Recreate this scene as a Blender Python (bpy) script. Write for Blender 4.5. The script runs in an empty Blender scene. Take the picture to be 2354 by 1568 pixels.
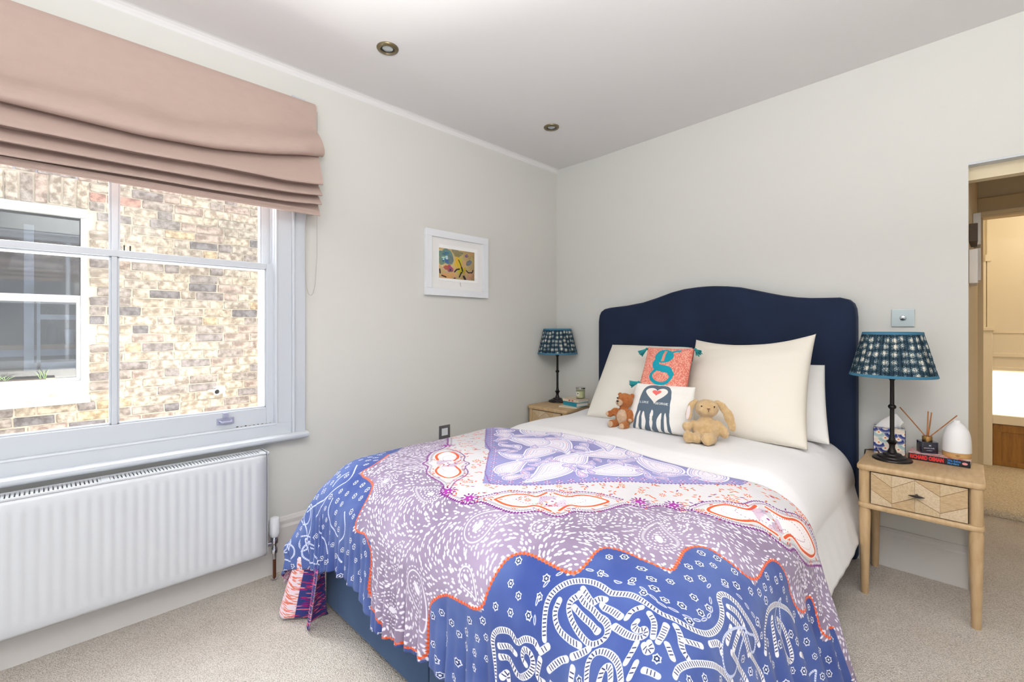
import bpy, bmesh, math, random
import numpy as np
from mathutils import Vector, Matrix
random.seed(7)
RNG = np.random.RandomState(5)
S = bpy.context.scene
COL = S.collection
PI = math.pi

# ------------------------------------------------------------------ camera, world, sun, exposure
cam_d = bpy.data.cameras.new('camera'); cam = bpy.data.objects.new('camera', cam_d); COL.objects.link(cam)
cam.location = (2.418, -2.983, 1.200)
cam.rotation_euler = (PI/2, 0, math.radians(44.568))
cam_d.sensor_width = 36; cam_d.lens = 16.224; cam_d.shift_y = -0.0136; cam_d.clip_start = .02
S.camera = cam
S.view_settings.view_transform = 'Standard'; S.view_settings.look = 'None'
S.view_settings.gamma = 1; S.view_settings.use_curve_mapping = False
S.view_settings.exposure = 0.73
W = bpy.data.worlds.new('sky'); S.world = W; W.use_nodes = True
bg = W.node_tree.nodes['Background']; bg.inputs[0].default_value = (.87, .93, 1.0, 1); bg.inputs[1].default_value = .75
sun_d = bpy.data.lights.new('sun', 'SUN'); sun_d.energy = 1.6; sun_d.angle = .02; sun_d.color = (1, .97, .92)
sun = bpy.data.objects.new('sun', sun_d); COL.objects.link(sun)
sun.rotation_euler = Vector((.32, .58, .75)).to_track_quat('Z', 'Y').to_euler()
def area(name, loc, target, size, energy, color, sy=None):
    d = bpy.data.lights.new(name, 'AREA'); d.energy = energy; d.color = color; d.size = size
    if sy: d.shape = 'RECTANGLE'; d.size_y = sy
    o = bpy.data.objects.new(name, d); COL.objects.link(o); o.location = loc
    o.rotation_euler = (Vector(loc) - Vector(target)).to_track_quat('Z', 'Y').to_euler()
    return o
area('ceiling_fill', (2.75, -3.1, 1.75), (2.75, -3.05, 3.0), .9, 92, (.96, .98, 1))  # added fill lamp out of view, aimed up to brighten the room
area('sunlit_paving_bounce', (-.95, -2.65, .02), (2.0, -2.3, 2.3), .5, 190, (1, .98, .96), 1.6)
area('sky_over_alley', (-1.0, -2.75, 2.55), (.7, -2.3, .35), .8, 80, (.93, .96, 1.0), 1.8)

# ------------------------------------------------------------------ helpers
def lin(c):
    return tuple((v/255/12.92 if v/255 <= .04045 else ((v/255+.055)/1.055)**2.4) for v in c[:3]) + (1,)
MATS = {}
def M(name, rgb, rough=.6, bump=None, metal=0, sheen=0, var=None, spec=.5, wave=None, emit=0, coat=0):
    if name in MATS: return MATS[name]
    m = bpy.data.materials.new(name); m.use_nodes = True; nt = m.node_tree; p = nt.nodes['Principled BSDF']
    p.inputs['Base Color'].default_value = lin(rgb); p.inputs['Roughness'].default_value = rough
    p.inputs['Metallic'].default_value = metal; p.inputs['Specular IOR Level'].default_value = spec
    if sheen:
        p.inputs['Sheen Weight'].default_value = sheen; p.inputs['Sheen Roughness'].default_value = .35
        p.inputs['Sheen Tint'].default_value = tuple(min(1, v*3+.15) for v in lin(rgb)[:3]) + (1,)
    if coat: p.inputs['Coat Weight'].default_value = coat
    if emit:
        p.inputs['Emission Color'].default_value = lin(rgb); p.inputs['Emission Strength'].default_value = emit
    tc = nt.nodes.new('ShaderNodeTexCoord')
    if var:                                    # (scale, rgb2, detail, stretch)
        mp = nt.nodes.new('ShaderNodeMapping'); nt.links.new(tc.outputs['Object'], mp.inputs[0])
        if len(var) > 3: mp.inputs['Scale'].default_value = var[3]
        n = nt.nodes.new('ShaderNodeTexNoise'); n.inputs['Scale'].default_value = var[0]; n.inputs['Detail'].default_value = var[2] if len(var) > 2 else 4
        nt.links.new(mp.outputs[0], n.inputs['Vector'])
        r = nt.nodes.new('ShaderNodeValToRGB'); r.color_ramp.elements[0].position = .35; r.color_ramp.elements[1].position = .65
        r.color_ramp.elements[0].color = lin(rgb); r.color_ramp.elements[1].color = lin(var[1])
        nt.links.new(n.outputs['Fac'], r.inputs[0]); nt.links.new(r.outputs[0], p.inputs['Base Color'])
    if bump:                                   # (scale, strength, distance[, kind])
        kind = bump[3] if len(bump) > 3 else 'noise'
        if kind == 'voronoi': n = nt.nodes.new('ShaderNodeTexVoronoi'); out = 'Distance'
        else: n = nt.nodes.new('ShaderNodeTexNoise'); n.inputs['Detail'].default_value = 3; out = 'Fac'
        n.inputs['Scale'].default_value = bump[0]
        nt.links.new(tc.outputs['Object'], n.inputs['Vector'])
        b = nt.nodes.new('ShaderNodeBump'); b.inputs['Strength'].default_value = bump[1]; b.inputs['Distance'].default_value = bump[2]
        nt.links.new(n.outputs[out], b.inputs['Height']); nt.links.new(b.outputs[0], p.inputs['Normal'])
    if wave:                                   # (scale, strength, distance) woven cloth
        hs = []
        for ax in ('X', 'Z'):
            w = nt.nodes.new('ShaderNodeTexWave'); w.bands_direction = ax; w.inputs['Scale'].default_value = wave[0]; w.inputs['Distortion'].default_value = 1.5
            w.inputs['Detail'].default_value = 2; nt.links.new(tc.outputs['Object'], w.inputs['Vector']); hs.append(w)
        a = nt.nodes.new('ShaderNodeMath'); a.operation = 'ADD'
        nt.links.new(hs[0].outputs['Fac'], a.inputs[0]); nt.links.new(hs[1].outputs['Fac'], a.inputs[1])
        b = nt.nodes.new('ShaderNodeBump'); b.inputs['Strength'].default_value = wave[1]; b.inputs['Distance'].default_value = wave[2]
        nt.links.new(a.outputs[0], b.inputs['Height']); nt.links.new(b.outputs[0], p.inputs['Normal'])
    MATS[name] = m
    return m

class MB:
    def __init__(s): s.b = bmesh.new()
    def _x(s, geom, mt):
        if mt is not None: bmesh.ops.transform(s.b, matrix=mt, verts=geom)
    def box(s, x0, x1, y0, y1, z0, z1, mt=None, bev=0):
        vs = [s.b.verts.new(p) for p in ((x0,y0,z0),(x1,y0,z0),(x1,y1,z0),(x0,y1,z0),(x0,y0,z1),(x1,y0,z1),(x1,y1,z1),(x0,y1,z1))]
        fs = [s.b.faces.new([vs[i] for i in f]) for f in ((3,2,1,0),(4,5,6,7),(0,1,5,4),(1,2,6,5),(2,3,7,6),(3,0,4,7))]
        if bev:
            es = list({e for f in fs for e in f.edges})
            r = bmesh.ops.bevel(s.b, geom=es, offset=bev, segments=2, profile=.6, affect='EDGES')
            vs = list({v for f in r['faces'] for v in f.verts} | {v for v in vs if v.is_valid})
        s._x(vs, mt); return s
    def lathe(s, prof, n=24, mt=None, fn=None, close=False):
        rows = []
        for r, z in prof:
            rows.append([s.b.verts.new((r*(fn(2*PI*k/n, z) if fn else 1)*math.cos(2*PI*k/n), r*(fn(2*PI*k/n, z) if fn else 1)*math.sin(2*PI*k/n), z)) for k in range(n)])
        for a, b in zip(rows, rows[1:]):
            for k in range(n): s.b.faces.new((a[k], a[(k+1) % n], b[(k+1) % n], b[k]))
        if not close:
            if prof[0][0] > 1e-6: s.b.faces.new(list(reversed(rows[0])))
            if prof[-1][0] > 1e-6: s.b.faces.new(rows[-1])
        s._x([v for r in rows for v in r], mt); return s
    def tube(s, pts, r, n=8, rr=None):
        pts = [Vector(p) for p in pts]; rows = []; up = None
        for i, p in enumerate(pts):
            d = (pts[min(i+1, len(pts)-1)] - pts[max(i-1, 0)]).normalized()
            if up is None: up = Vector((0,0,1)) if abs(d.z) < .9 else Vector((1,0,0))
            x = d.cross(up).normalized(); y = x.cross(d).normalized(); up = y
            q = rr[i] if rr else r
            rows.append([s.b.verts.new(p + x*q*math.cos(2*PI*k/n) + y*q*math.sin(2*PI*k/n)) for k in range(n)])
        for a, b in zip(rows, rows[1:]):
            for k in range(n): s.b.faces.new((a[k], a[(k+1) % n], b[(k+1) % n], b[k]))
        s.b.faces.new(list(reversed(rows[0]))); s.b.faces.new(rows[-1]); return s
    def prism(s, pts, a0, a1, axis='y', mt=None):
        f = {'y': lambda p, a: (p[0], a, p[1]), 'x': lambda p, a: (a, p[0], p[1]), 'z': lambda p, a: (p[0], p[1], a)}[axis]
        A = [s.b.verts.new(f(p, a0)) for p in pts]; B = [s.b.verts.new(f(p, a1)) for p in pts]; n = len(pts)
        s.b.faces.new(A); s.b.faces.new(list(reversed(B)))
        for k in range(n): s.b.faces.new((A[k], B[k], B[(k+1) % n], A[(k+1) % n]))
        s._x(A+B, mt); return s
    def grid(s, P, uv=None):                   # P: rows x cols of points
        R, Cn = len(P), len(P[0]); V = [[s.b.verts.new(P[i][j]) for j in range(Cn)] for i in range(R)]
        for i in range(R-1):
            for j in range(Cn-1): s.b.faces.new((V[i][j], V[i][j+1], V[i+1][j+1], V[i+1][j]))
        return s
    def ell(s, c, r, rot=None, n=(16, 10)):
        mt = Matrix.Translation(c) @ (rot.to_4x4() if rot else Matrix.Identity(4)) @ Matrix.Diagonal((*r, 1))
        bmesh.ops.create_uvsphere(s.b, u_segments=n[0], v_segments=n[1], radius=1, matrix=mt); return s
    def build(s, name, m, parent=None, smooth=False, off=True):
        bmesh.ops.recalc_face_normals(s.b, faces=s.b.faces)
        me = bpy.data.meshes.new(name); s.b.to_mesh(me); s.b.free(); me.materials.append(m)
        if smooth: me.shade_smooth() if smooth is True else me.set_sharp_from_angle(angle=math.radians(smooth))
        if smooth and smooth is not True:
            for p in me.polygons: p.use_smooth = True
        return place(name, me, parent, off)
def place(name, me, parent=None, off=True):
    o = bpy.data.objects.new(name, me); COL.objects.link(o)
    if parent is not None:
        o.parent = parent
        if off: o.location = -world(parent)
    return o
def world(o):
    v = Vector(o.location)
    while o.parent: o = o.parent; v = v + Vector(o.location)
    return v
def tag(o, label, cat, group=None):
    o['label'] = label; o['category'] = cat
    if group: o['group'] = group
    return o
def thing(name, label, cat, loc=(0,0,0), group=None, rot=None):
    o = bpy.data.objects.new(name, None); COL.objects.link(o); o.location = loc; o.empty_display_size = .05
    if rot: o.rotation_euler = rot
    return tag(o, label, cat, group)
def struct(o, part=False):
    if not part: o['kind'] = 'structure'
    return o
def room(name, loc=(0,0,0)):
    o = bpy.data.objects.new(name, None); COL.objects.link(o); o.location = loc; o['kind'] = 'structure'; return o
def bx(name, m, x0, x1, y0, y1, z0, z1, parent=None, bev=0, off=True):
    return MB().box(x0, x1, y0, y1, z0, z1, bev=bev).build(name, m, parent, off=off)
def from_np(name, V, F, m, parent=None, uv=None, off=True, smooth=True):
    me = bpy.data.meshes.new(name); me.from_pydata([], [], [])
    me.vertices.add(len(V)); me.vertices.foreach_set('co', V.astype(np.float32).ravel())
    me.loops.add(F.size); me.loops.foreach_set('vertex_index', F.astype(np.int32).ravel())
    me.polygons.add(len(F)); me.polygons.foreach_set('loop_start', np.arange(0, F.size, F.shape[1], dtype=np.int32))
    me.update(calc_edges=True)
    if uv is not None:
        l = me.uv_layers.new(name='UVMap'); l.data.foreach_set('uv', uv[F.ravel()].astype(np.float32).ravel())
    me.materials.append(m)
    if smooth: me.shade_smooth()
    me.validate(); return place(name, me, parent, off)
def gridF(r, c):
    i = np.arange((r-1)*c).reshape(r-1, c)[:, :-1].ravel()
    return np.stack([i, i+1, i+c+1, i+c], 1)

# printed cloth: a raster drawn stroke by stroke in the cloth's own metres
class Cloth:
    def __init__(s, w, h, ppm, rgb):
        s.k = ppm; s.W, s.H = int(w*ppm), int(h*ppm); s.a = np.empty((s.H, s.W, 3), np.float32); s.a[:] = rgb
    def _bb(s, x0, x1, y0, y1):
        i0, i1 = max(0, int(x0)-1), min(s.W, int(x1)+3); j0, j1 = max(0, int(y0)-1), min(s.H, int(y1)+3)
        if i0 >= i1 or j0 >= j1: return None
        return i0, i1, j0, j1, np.arange(i0, i1, dtype=np.float32)[None, :], np.arange(j0, j1, dtype=np.float32)[:, None]
    def _mix(s, b, cov, rgb):
        v = s.a[b[2]:b[3], b[0]:b[1]]; v += cov[..., None]*(np.array(rgb, np.float32) - v)
    def ell(s, x, y, rx, ry, ang, rgb):
        k = s.k; x, y, rx, ry = x*k, y*k, rx*k, ry*k; m = max(rx, ry)+1
        b = s._bb(x-m, x+m, y-m, y+m)
        if b is None: return
        c, q = math.cos(ang), math.sin(ang); dx, dy = b[4]-x, b[5]-y
        d = np.sqrt(((dx*c+dy*q)/rx)**2 + ((dy*c-dx*q)/ry)**2)
        s._mix(b, np.clip((1-d)*min(rx, ry)+.5, 0, 1), rgb)
    def seg(s, p, q, w, rgb):
        k = s.k; x0, y0, x1, y1, r = p[0]*k, p[1]*k, q[0]*k, q[1]*k, w*k/2
        b = s._bb(min(x0, x1)-r, max(x0, x1)+r, min(y0, y1)-r, max(y0, y1)+r)
        if b is None: return
        dx, dy = x1-x0, y1-y0; L = dx*dx+dy*dy+1e-9
        t = np.clip(((b[4]-x0)*dx+(b[5]-y0)*dy)/L, 0, 1)
        s._mix(b, np.clip(r+.5-np.sqrt((b[4]-x0-t*dx)**2+(b[5]-y0-t*dy)**2), 0, 1), rgb)
    def line(s, P, w, rgb):
        for p, q in zip(P, P[1:]): s.seg(p, q, w, rgb)
    def poly(s, P, rgb, mask=False):
        Q = np.array(P)*s.k; b = s._bb(Q[:, 0].min(), Q[:, 0].max(), Q[:, 1].min(), Q[:, 1].max())
        if b is None: return
        ins = np.zeros((b[3]-b[2], b[1]-b[0]), bool)
        for (x0, y0), (x1, y1) in zip(Q, np.roll(Q, -1, 0)):
            if y0 == y1: continue
            c = ((y0 > b[5]) != (y1 > b[5])); ins ^= c & (b[4] < (x1-x0)*(b[5]-y0)/(y1-y0)+x0)
        if mask:
            m = np.zeros((s.H, s.W), bool); m[b[2]:b[3], b[0]:b[1]] = ins; return m
        s.a[b[2]:b[3], b[0]:b[1]][ins] = rgb
    def image(s, name):
        im = bpy.data.images.new(name, s.W, s.H)
        px = np.ones((s.H, s.W, 4), np.float32); px[..., :3] = np.clip(s.a/255., 0, 1)[::-1]
        im.pixels.foreach_set(px.ravel()); im.update(); im.pack(); return im
def resample(P, step):
    P = np.array(P, float); d = np.r_[0, np.cumsum(np.hypot(*np.diff(P, axis=0).T))]
    n = max(2, int(d[-1]/step)+1); t = np.linspace(0, d[-1], n)
    return np.stack([np.interp(t, d, P[:, 0]), np.interp(t, d, P[:, 1])], 1)
def smooth(P, it=2):
    P = np.array(P, float)
    for _ in range(it):
        Q = np.empty((2*len(P)-2, 2)); Q[0::2] = .75*P[:-1]+.25*P[1:]; Q[1::2] = .25*P[:-1]+.75*P[1:]
        P = np.vstack([P[:1], Q, P[-1:]])
    return P
def cloth_mat(name, im, rough=.85, bump=(220, .25, .002), sheen=.1):
    m = bpy.data.materials.new(name); m.use_nodes = True; nt = m.node_tree; p = nt.nodes['Principled BSDF']
    t = nt.nodes.new('ShaderNodeTexImage'); t.image = im; u = nt.nodes.new('ShaderNodeUVMap'); u.uv_map = 'UVMap'
    nt.links.new(u.outputs[0], t.inputs[0]); nt.links.new(t.outputs[0], p.inputs['Base Color'])
    p.inputs['Roughness'].default_value = rough; p.inputs['Specular IOR Level'].default_value = .2; p.inputs['Sheen Weight'].default_value = sheen
    if bump:
        tc = nt.nodes.new('ShaderNodeTexCoord'); n = nt.nodes.new('ShaderNodeTexNoise'); n.inputs['Scale'].default_value = bump[0]; n.inputs['Detail'].default_value = 3
        nt.links.new(tc.outputs['Object'], n.inputs['Vector']); b = nt.nodes.new('ShaderNodeBump')
        b.inputs['Strength'].default_value = bump[1]; b.inputs['Distance'].default_value = bump[2]
        nt.links.new(n.outputs['Fac'], b.inputs['Height']); nt.links.new(b.outputs[0], p.inputs['Normal'])
    return m
def glass_mat(name, tint=(1,1,1), refl=1.0, rough=.02, haze=0):
    m = bpy.data.materials.new(name); m.use_nodes = True; nt = m.node_tree; nt.nodes.remove(nt.nodes['Principled BSDF'])
    o = nt.nodes['Material Output']; t = nt.nodes.new('ShaderNodeBsdfTransparent'); t.inputs[0].default_value = (*tint, 1)
    g = nt.nodes.new('ShaderNodeBsdfGlossy'); g.inputs['Roughness'].default_value = rough
    f = nt.nodes.new('ShaderNodeLayerWeight'); f.inputs[0].default_value = .5; pw_ = nt.nodes.new('ShaderNodeMath'); pw_.operation = 'POWER'; pw_.inputs[1].default_value = 4; nt.links.new(f.outputs['Facing'], pw_.inputs[0]); mu = nt.nodes.new('ShaderNodeMath'); mu.operation = 'MULTIPLY_ADD'; mu.inputs[1].default_value = .7*refl; mu.inputs[2].default_value = .035*refl
    x = nt.nodes.new('ShaderNodeMixShader'); nt.links.new(pw_.outputs[0], mu.inputs[0]); nt.links.new(mu.outputs[0], x.inputs[0])
    base = t
    if haze:
        tr = nt.nodes.new('ShaderNodeBsdfTranslucent'); tr.inputs[0].default_value = (.95, .95, .95, 1); y = nt.nodes.new('ShaderNodeMixShader')  # bright haze put into the pane as a pale translucent share
        tc = nt.nodes.new('ShaderNodeTexCoord'); n = nt.nodes.new('ShaderNodeTexNoise'); n.inputs['Scale'].default_value = 3; n.inputs['Detail'].default_value = 6; nt.links.new(tc.outputs['Object'], n.inputs['Vector'])
        k = nt.nodes.new('ShaderNodeMath'); k.operation = 'MULTIPLY'; k.inputs[1].default_value = haze*2; nt.links.new(n.outputs['Fac'], k.inputs[0])
        nt.links.new(k.outputs[0], y.inputs[0]); nt.links.new(t.outputs[0], y.inputs[1]); nt.links.new(tr.outputs[0], y.inputs[2]); base = y
    nt.links.new(base.outputs[0], x.inputs[1]); nt.links.new(g.outputs[0], x.inputs[2]); nt.links.new(x.outputs[0], o.inputs[0])
    return m

# ------------------------------------------------------------------ materials
PAINT = M('wall_paint', (213,211,204), .9, bump=(60, .05, .002), spec=.2)
CEILM = M('ceiling_paint', (222,219,217), .9, spec=.2)
TRIM = M('trim_gloss', (198,202,207), .35)
WHITE = M('white_enamel', (228,229,231), .3)
OAK = M('pale_oak', (200,170,130), .5, var=(9, (182,148,108), 5, (1, 1, 12)), bump=(120, .08, .001))
BLACKM = M('bronze_black', (38,33,32), .35, metal=.5)

# ------------------------------------------------------------------ room shell
def carpet_mat(name, a, b, sc):
    m = M(name, a, .95, var=(3, b, 5), spec=.1); nt = m.node_tree; p = nt.nodes['Principled BSDF']; tc = nt.nodes.new('ShaderNodeTexCoord')
    v = nt.nodes.new('ShaderNodeTexVoronoi'); v.inputs['Scale'].default_value = sc; nt.links.new(tc.outputs['Object'], v.inputs['Vector'])
    b_ = nt.nodes.new('ShaderNodeBump'); b_.inputs['Strength'].default_value = .8; b_.inputs['Distance'].default_value = .006; b_.invert = True
    nt.links.new(v.outputs['Distance'], b_.inputs['Height']); nt.links.new(b_.outputs[0], p.inputs['Normal'])
    mx = nt.nodes.new('ShaderNodeMix'); mx.data_type = 'RGBA'; mx.blend_type = 'MULTIPLY'; mx.inputs['Factor'].default_value = 1
    src = p.inputs['Base Color'].links[0].from_socket; r = nt.nodes.new('ShaderNodeValToRGB')
    r.color_ramp.elements[0].color = (1,1,1,1); r.color_ramp.elements[1].color = (.70,.68,.66,1); r.color_ramp.elements[0].position = .25; r.color_ramp.elements[1].position = .75
    nt.links.new(v.outputs['Distance'], r.inputs[0]); nt.links.new(src, mx.inputs['A']); nt.links.new(r.outputs[0], mx.inputs['B']); nt.links.new(mx.outputs['Result'], p.inputs['Base Color'])
    return m
CARPET = carpet_mat('loop_carpet', (226,218,208), (217,207,196), 240)
fl = struct(bx('floor', CARPET, -.02, 3.8, -4.3, 1.24, -.1, 0))
cb = MB()
Zc = lambda x: 2.5 + .032*max(0, x-.4)
vs = [cb.b.verts.new(p) for p in ((-.25,-4.3,2.5),(.4,-4.3,2.5),(3.8,-4.3,2.609),(3.8,.12,2.609),(.4,.12,2.5),(-.25,.12,2.5))]
cb.b.faces.new((vs[0],vs[1],vs[4],vs[5])); cb.b.faces.new((vs[1],vs[2],vs[3],vs[4]))
g = bmesh.ops.extrude_face_region(cb.b, geom=list(cb.b.faces)); bmesh.ops.translate(cb.b, vec=(0,0,.22), verts=[e for e in g['geom'] if isinstance(e, bmesh.types.BMVert)])
struct(cb.build('ceiling', CEILM))
# cove between window wall and ceiling
cv = MB(); cv.prism([(0,2.5),(.03,2.5),(.02,2.498),(.009,2.491),(.002,2.480),(0,2.468)], -4.3, 0, 'y'); struct(cv.build('trim_1', CEILM))
WY0, WY1, WZ0, WZ1 = -3.39, -2.182, .70, 2.28
wl = MB(); wl.box(-.25, 0, -4.3, WY0, 0, 2.5); wl.box(-.25, 0, WY1, .12, 0, 2.5); wl.box(-.25, 0, WY0, WY1, 0, WZ0); wl.box(-.25, 0, WY0, WY1, WZ1, 2.5)
struct(wl.build('wall_left', PAINT))
wb = MB(); wb.box(0, 2.424, 0, .12, 0, 2.58); wb.box(3.25, 3.8, 0, .12, 0, 2.62); wb.box(2.424, 3.25, 0, .12, 1.953, 2.6)
struct(wb.build('wall_back', PAINT))
struct(bx('wall_right', PAINT, 3.7, 3.8, -2.6, .12, 0, 2.6))
def skirting(name, pts, axis, a0, a1): struct(MB().prism(pts, a0, a1, axis).build(name, M('skirting_paint', (210,206,200), .5)))
SK = [(0,0),(.018,0),(.018,.155),(.013,.165),(.013,.178),(.006,.19),(0,.192)]
skirting('baseboard_back', [(-p[0], p[1]) for p in SK], 'x', .0, 2.424)
skirting('baseboard_left', [(p[0], p[1]*1.36) for p in SK], 'y', -4.3, 0)

# ------------------------------------------------------------------ lobby and hall beyond the doorway
HALL = M('hall_paint', (236,226,204), .8, spec=.2)
LOB = M('lobby_paint', (214,194,160), .8, spec=.2)
DOORF = M('door_frame_paint', (206,182,138), .5)
lob = MB(); lob.prism([(2.424,.12),(2.470,1.22),(2.30,1.22),(2.30,.12)], 0, 2.35, 'z'); struct(lob.build('wall_lobby', LOB))
struct(bx('wall_lobby_right', LOB, 3.26, 4.2, .12, 1.3, 0, 2.35)); struct(bx('ceiling_lobby', LOB, 2.25, 4.25, .12, 2.78, 2.35, 2.5))
d = room('door_1', (2.85, .1, 0))
bx('lintel_board', M('lintel_paint', (222,205,172), .6), 2.424, 3.25, .06, .119, 1.886, 1.952, d)
bx('soffit_strip', TRIM, 2.424, 3.25, .0, .06, 1.945, 1.9525, d)
d2 = room('door_2', (2.85, 1.22, 0))
bx('architrave', DOORF, 2.44, 2.494, 1.2, 1.30, 0, 1.893, d2, .004); bx('architrave', DOORF, 3.2, 3.262, 1.2, 1.30, 0, 1.893, d2, .004)
bx('door_head', DOORF, 2.44, 3.262, 1.2, 1.30, 1.893, 2.019, d2, .004)
bx('door_head_bead', DOORF, 2.46, 3.25, 1.188, 1.2, 1.905, 1.93, d2); bx('jamb_bead', DOORF, 2.462, 2.474, 1.188, 1.2, 0, 1.91, d2)
bx('keep_plate', M('dark_brass', (96,66,34), .4, metal=.6), 2.452, 2.459, 1.195, 1.2, .955, 1.0, d2)
struct(bx('wall_lobby_end', LOB, 2.3, 3.4, 1.22, 1.3, 2.019, 2.35))
HC = carpet_mat('hall_carpet', (226,212,186), (216,200,172), 120)
hf = MB(); hf.prism([(1.24,0),(1.235,.02),(1.24,.04),(1.26,.048),(2.7,.048),(2.7,-.1),(1.24,-.1)], 2.2, 4.2, 'x'); struct(hf.build('floor_hall', HC))
struct(bx('wall_hall', HALL, 2.3, 4.2, 2.62, 2.75, 0, 2.35)); struct(bx('wall_hall_left', HALL, 2.25, 2.35, 1.3, 2.62, 0, 2.35)); struct(bx('wall_hall_right', HALL, 4.1, 4.2, 1.3, 2.62, 0, 2.35))
hp = room('trim_2', (2.55, 2.58, 0))
bx('post', HALL, 2.44, 2.571, 2.54, 2.62, .048, 1.17, hp, .004); bx('post_cap', HALL, 2.43, 2.585, 2.525, 2.62, 1.17, 1.2, hp, .006)
bx('stile', HALL, 2.515, 2.535, 2.6, 2.62, 1.2, 1.76, hp); bx('stile', HALL, 2.541, 2.55, 2.605, 2.62, 1.2, 2.2, hp); bx('stile_cap', HALL, 2.53, 2.566, 2.59, 2.62, 1.755, 1.81, hp)
bx('picture_rail', HALL, 2.571, 4.1, 2.595, 2.62, .95, .985, hp, .006); bx('dado_moulding', HALL, 2.571, 4.1, 2.59, 2.62, .842, .868, hp, .005); bx('dado_panel', HALL, 2.571, 4.1, 2.606, 2.62, .868, .95, hp); bx('upper_panel_edge', HALL, 2.571, 4.1, 2.612, 2.62, 1.15, 1.156, hp)
w3 = room('window_3', (3.0, 2.6, .64))
FROST = M('frosted_glass', (255,247,232), .5, var=(14, (250,240,220), 6), emit=1.0)
bx('frosted_pane', FROST, 2.575, 4.0, 2.61, 2.615, .47, .83, w3); bx('window_sill', HALL, 2.571, 4.1, 2.575, 2.62, .395, .47, w3, .006)
OAKD = M('golden_oak', (168,120,50), .45, var=(6, (146,100,38), 5, (9, 9, 1)))
pd = thing('panel_door', 'golden oak panelled door below the frosted hall window', 'door', (3.0, 2.6, .048))
bx('door_rail', OAKD, 2.575, 3.9, 2.594, 2.618, .33, .39, pd, .003); bx('door_rail', OAKD, 2.575, 3.9, 2.594, 2.618, .05, .09, pd, .003)
for x in (2.575, 2.79, 3.0, 3.2): bx('door_stile', OAKD, x, x+.05, 2.594, 2.618, .09, .33, pd, .003)
for x in (2.625, 2.84, 3.05): bx('door_panel', OAKD, x, x+.16, 2.604, 2.618, .09, .33, pd)
hl = bpy.data.lights.new('hall_lamp', 'POINT'); hl.energy = 10; hl.color = (1, .93, .80); hl.shadow_soft_size = .15
o = bpy.data.objects.new('hall_lamp', hl); COL.objects.link(o); o.location = (3.3, 2.0, 2.1)
CANV = M('box_canvas_white', (214,206,196), .7)
for i, (y0, z0, z1, lab) in enumerate(((.16, 1.412, 1.575, 'pale box canvas in the lobby, lower one nearest the bedroom'), (.16, 1.612, 1.70, 'small dark edged box canvas above the lower near one in the lobby'),
        (.55, 1.645, 1.815, 'topmost pale box canvas on the lobby side wall, further in'), (.55, 1.452, 1.625, 'pale box canvas under the topmost one in the lobby'))):
    t = thing('box_canvas', lab, 'picture', (2.44, y0+.1, z0), 'box canvases on the lobby wall')
    x0 = 2.422 + (y0)*.0418
    bx('canvas', CANV if i != 1 else M('canvas_dark', (70,52,34), .7), x0-.002, x0+.028, y0, y0+.22, z0, z1, t, .002)
    bx('backing', M('canvas_backing', (150,120,84), .7), x0-.006, x0-.001, y0+.01, y0+.21, z0+.01, z1-.01, t)
# ------------------------------------------------------------------ window 1
GLASS = glass_mat('window_glass', (.97,.98,.98), .8, haze=.008)
w1 = room('window_1', (0, -2.786, .70))
def wb_(n, *a, bev=.002, m=TRIM): return bx(n, m, *a, w1, bev)
wb_('casing', -.005, .012, -2.182, -2.112, .727, 2.35); wb_('casing', -.005, .012, -3.46, -3.39, .727, 2.35); wb_('casing', -.005, .012, -3.46, -2.112, 2.28, 2.35)
wb_('casing_apron', -.005, .014, -3.53, -2.112, .672, .729)
for y0, y1 in ((-2.112,-2.098),(-3.474,-3.46)): wb_('bead', .0, .026, y0, y1, .672, 2.36, bev=.006)
for y0, y1 in ((-2.098,-2.045),(-3.527,-3.474)): wb_('architrave', 0, .018, y0, y1, .672, 2.36, bev=.004)
wb_('staff_bead', -.018, .016, -2.186, -2.178, .727, 2.28, bev=.003); wb_('staff_bead', -.018, .016, -3.394, -3.386, .727, 2.28, bev=.003); wb_('staff_bead', -.018, .016, -3.39, -2.18, .722, .730, bev=.003)
sl = MB(); sl.prism([(0,.644),(.045,.644),(.054,.649),(.058,.658),(.056,.667),(.048,.673),(0,.675)], -3.545, -2.043, 'y'); sl.build('window_sill', TRIM, w1, smooth=40)
for y0, y1 in ((-2.182,-2.184),(-3.39,-3.388)):
    bx('box_jamb', TRIM, -.25, -.0, min(y0,y1)-.004, max(y0,y1)+.004, .70, 2.28, w1)
bx('box_head', TRIM, -.25, 0, -3.39, -2.18, 2.27, 2.29, w1); bx('stone_cill', M('stone', (205,200,190), .8), -.33, -.03, -3.45, -2.12, .64, .715, w1)
for y in (-2.192, -3.386): bx('parting_bead', TRIM, -.052, -.04, y, y+.006, .72, 2.28, w1)
def sash(name, xf, z0, z1, zb, zt, yR, yL, mull, mw):
    s = bx(name, TRIM, xf-.04, xf, yR, -2.184, z0, z1, w1, .003)
    for nm, a in (('stile', (-3.388, yL, z0, z1)), ('bottom_rail', (yL, yR, z0, zb)), ('top_rail', (yL, yR, zt, z1)), ('mullion', (mull-mw/2, mull+mw/2, zb, zt))):
        o = bx(nm, TRIM, xf-.04, xf, a[0], a[1], a[2], a[3], s, .003, off=False); 
    for (a, b) in ((yL, mull-mw/2), (mull+mw/2, yR)):
        mb = MB()
        for q in ((a, a+.007, zb, zt), (b-.007, b, zb, zt), (a, b, zb, zb+.007), (a, b, zt-.007, zt)): mb.box(xf-.03, xf-.007, *q, bev=.002)
        mb.build('glazing_bead', TRIM, s, off=False)
        bx('glass_pane', GLASS, xf-.024, xf-.021, a+.001, b-.001, zb+.001, zt-.001, s, off=False)
    return s
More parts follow.
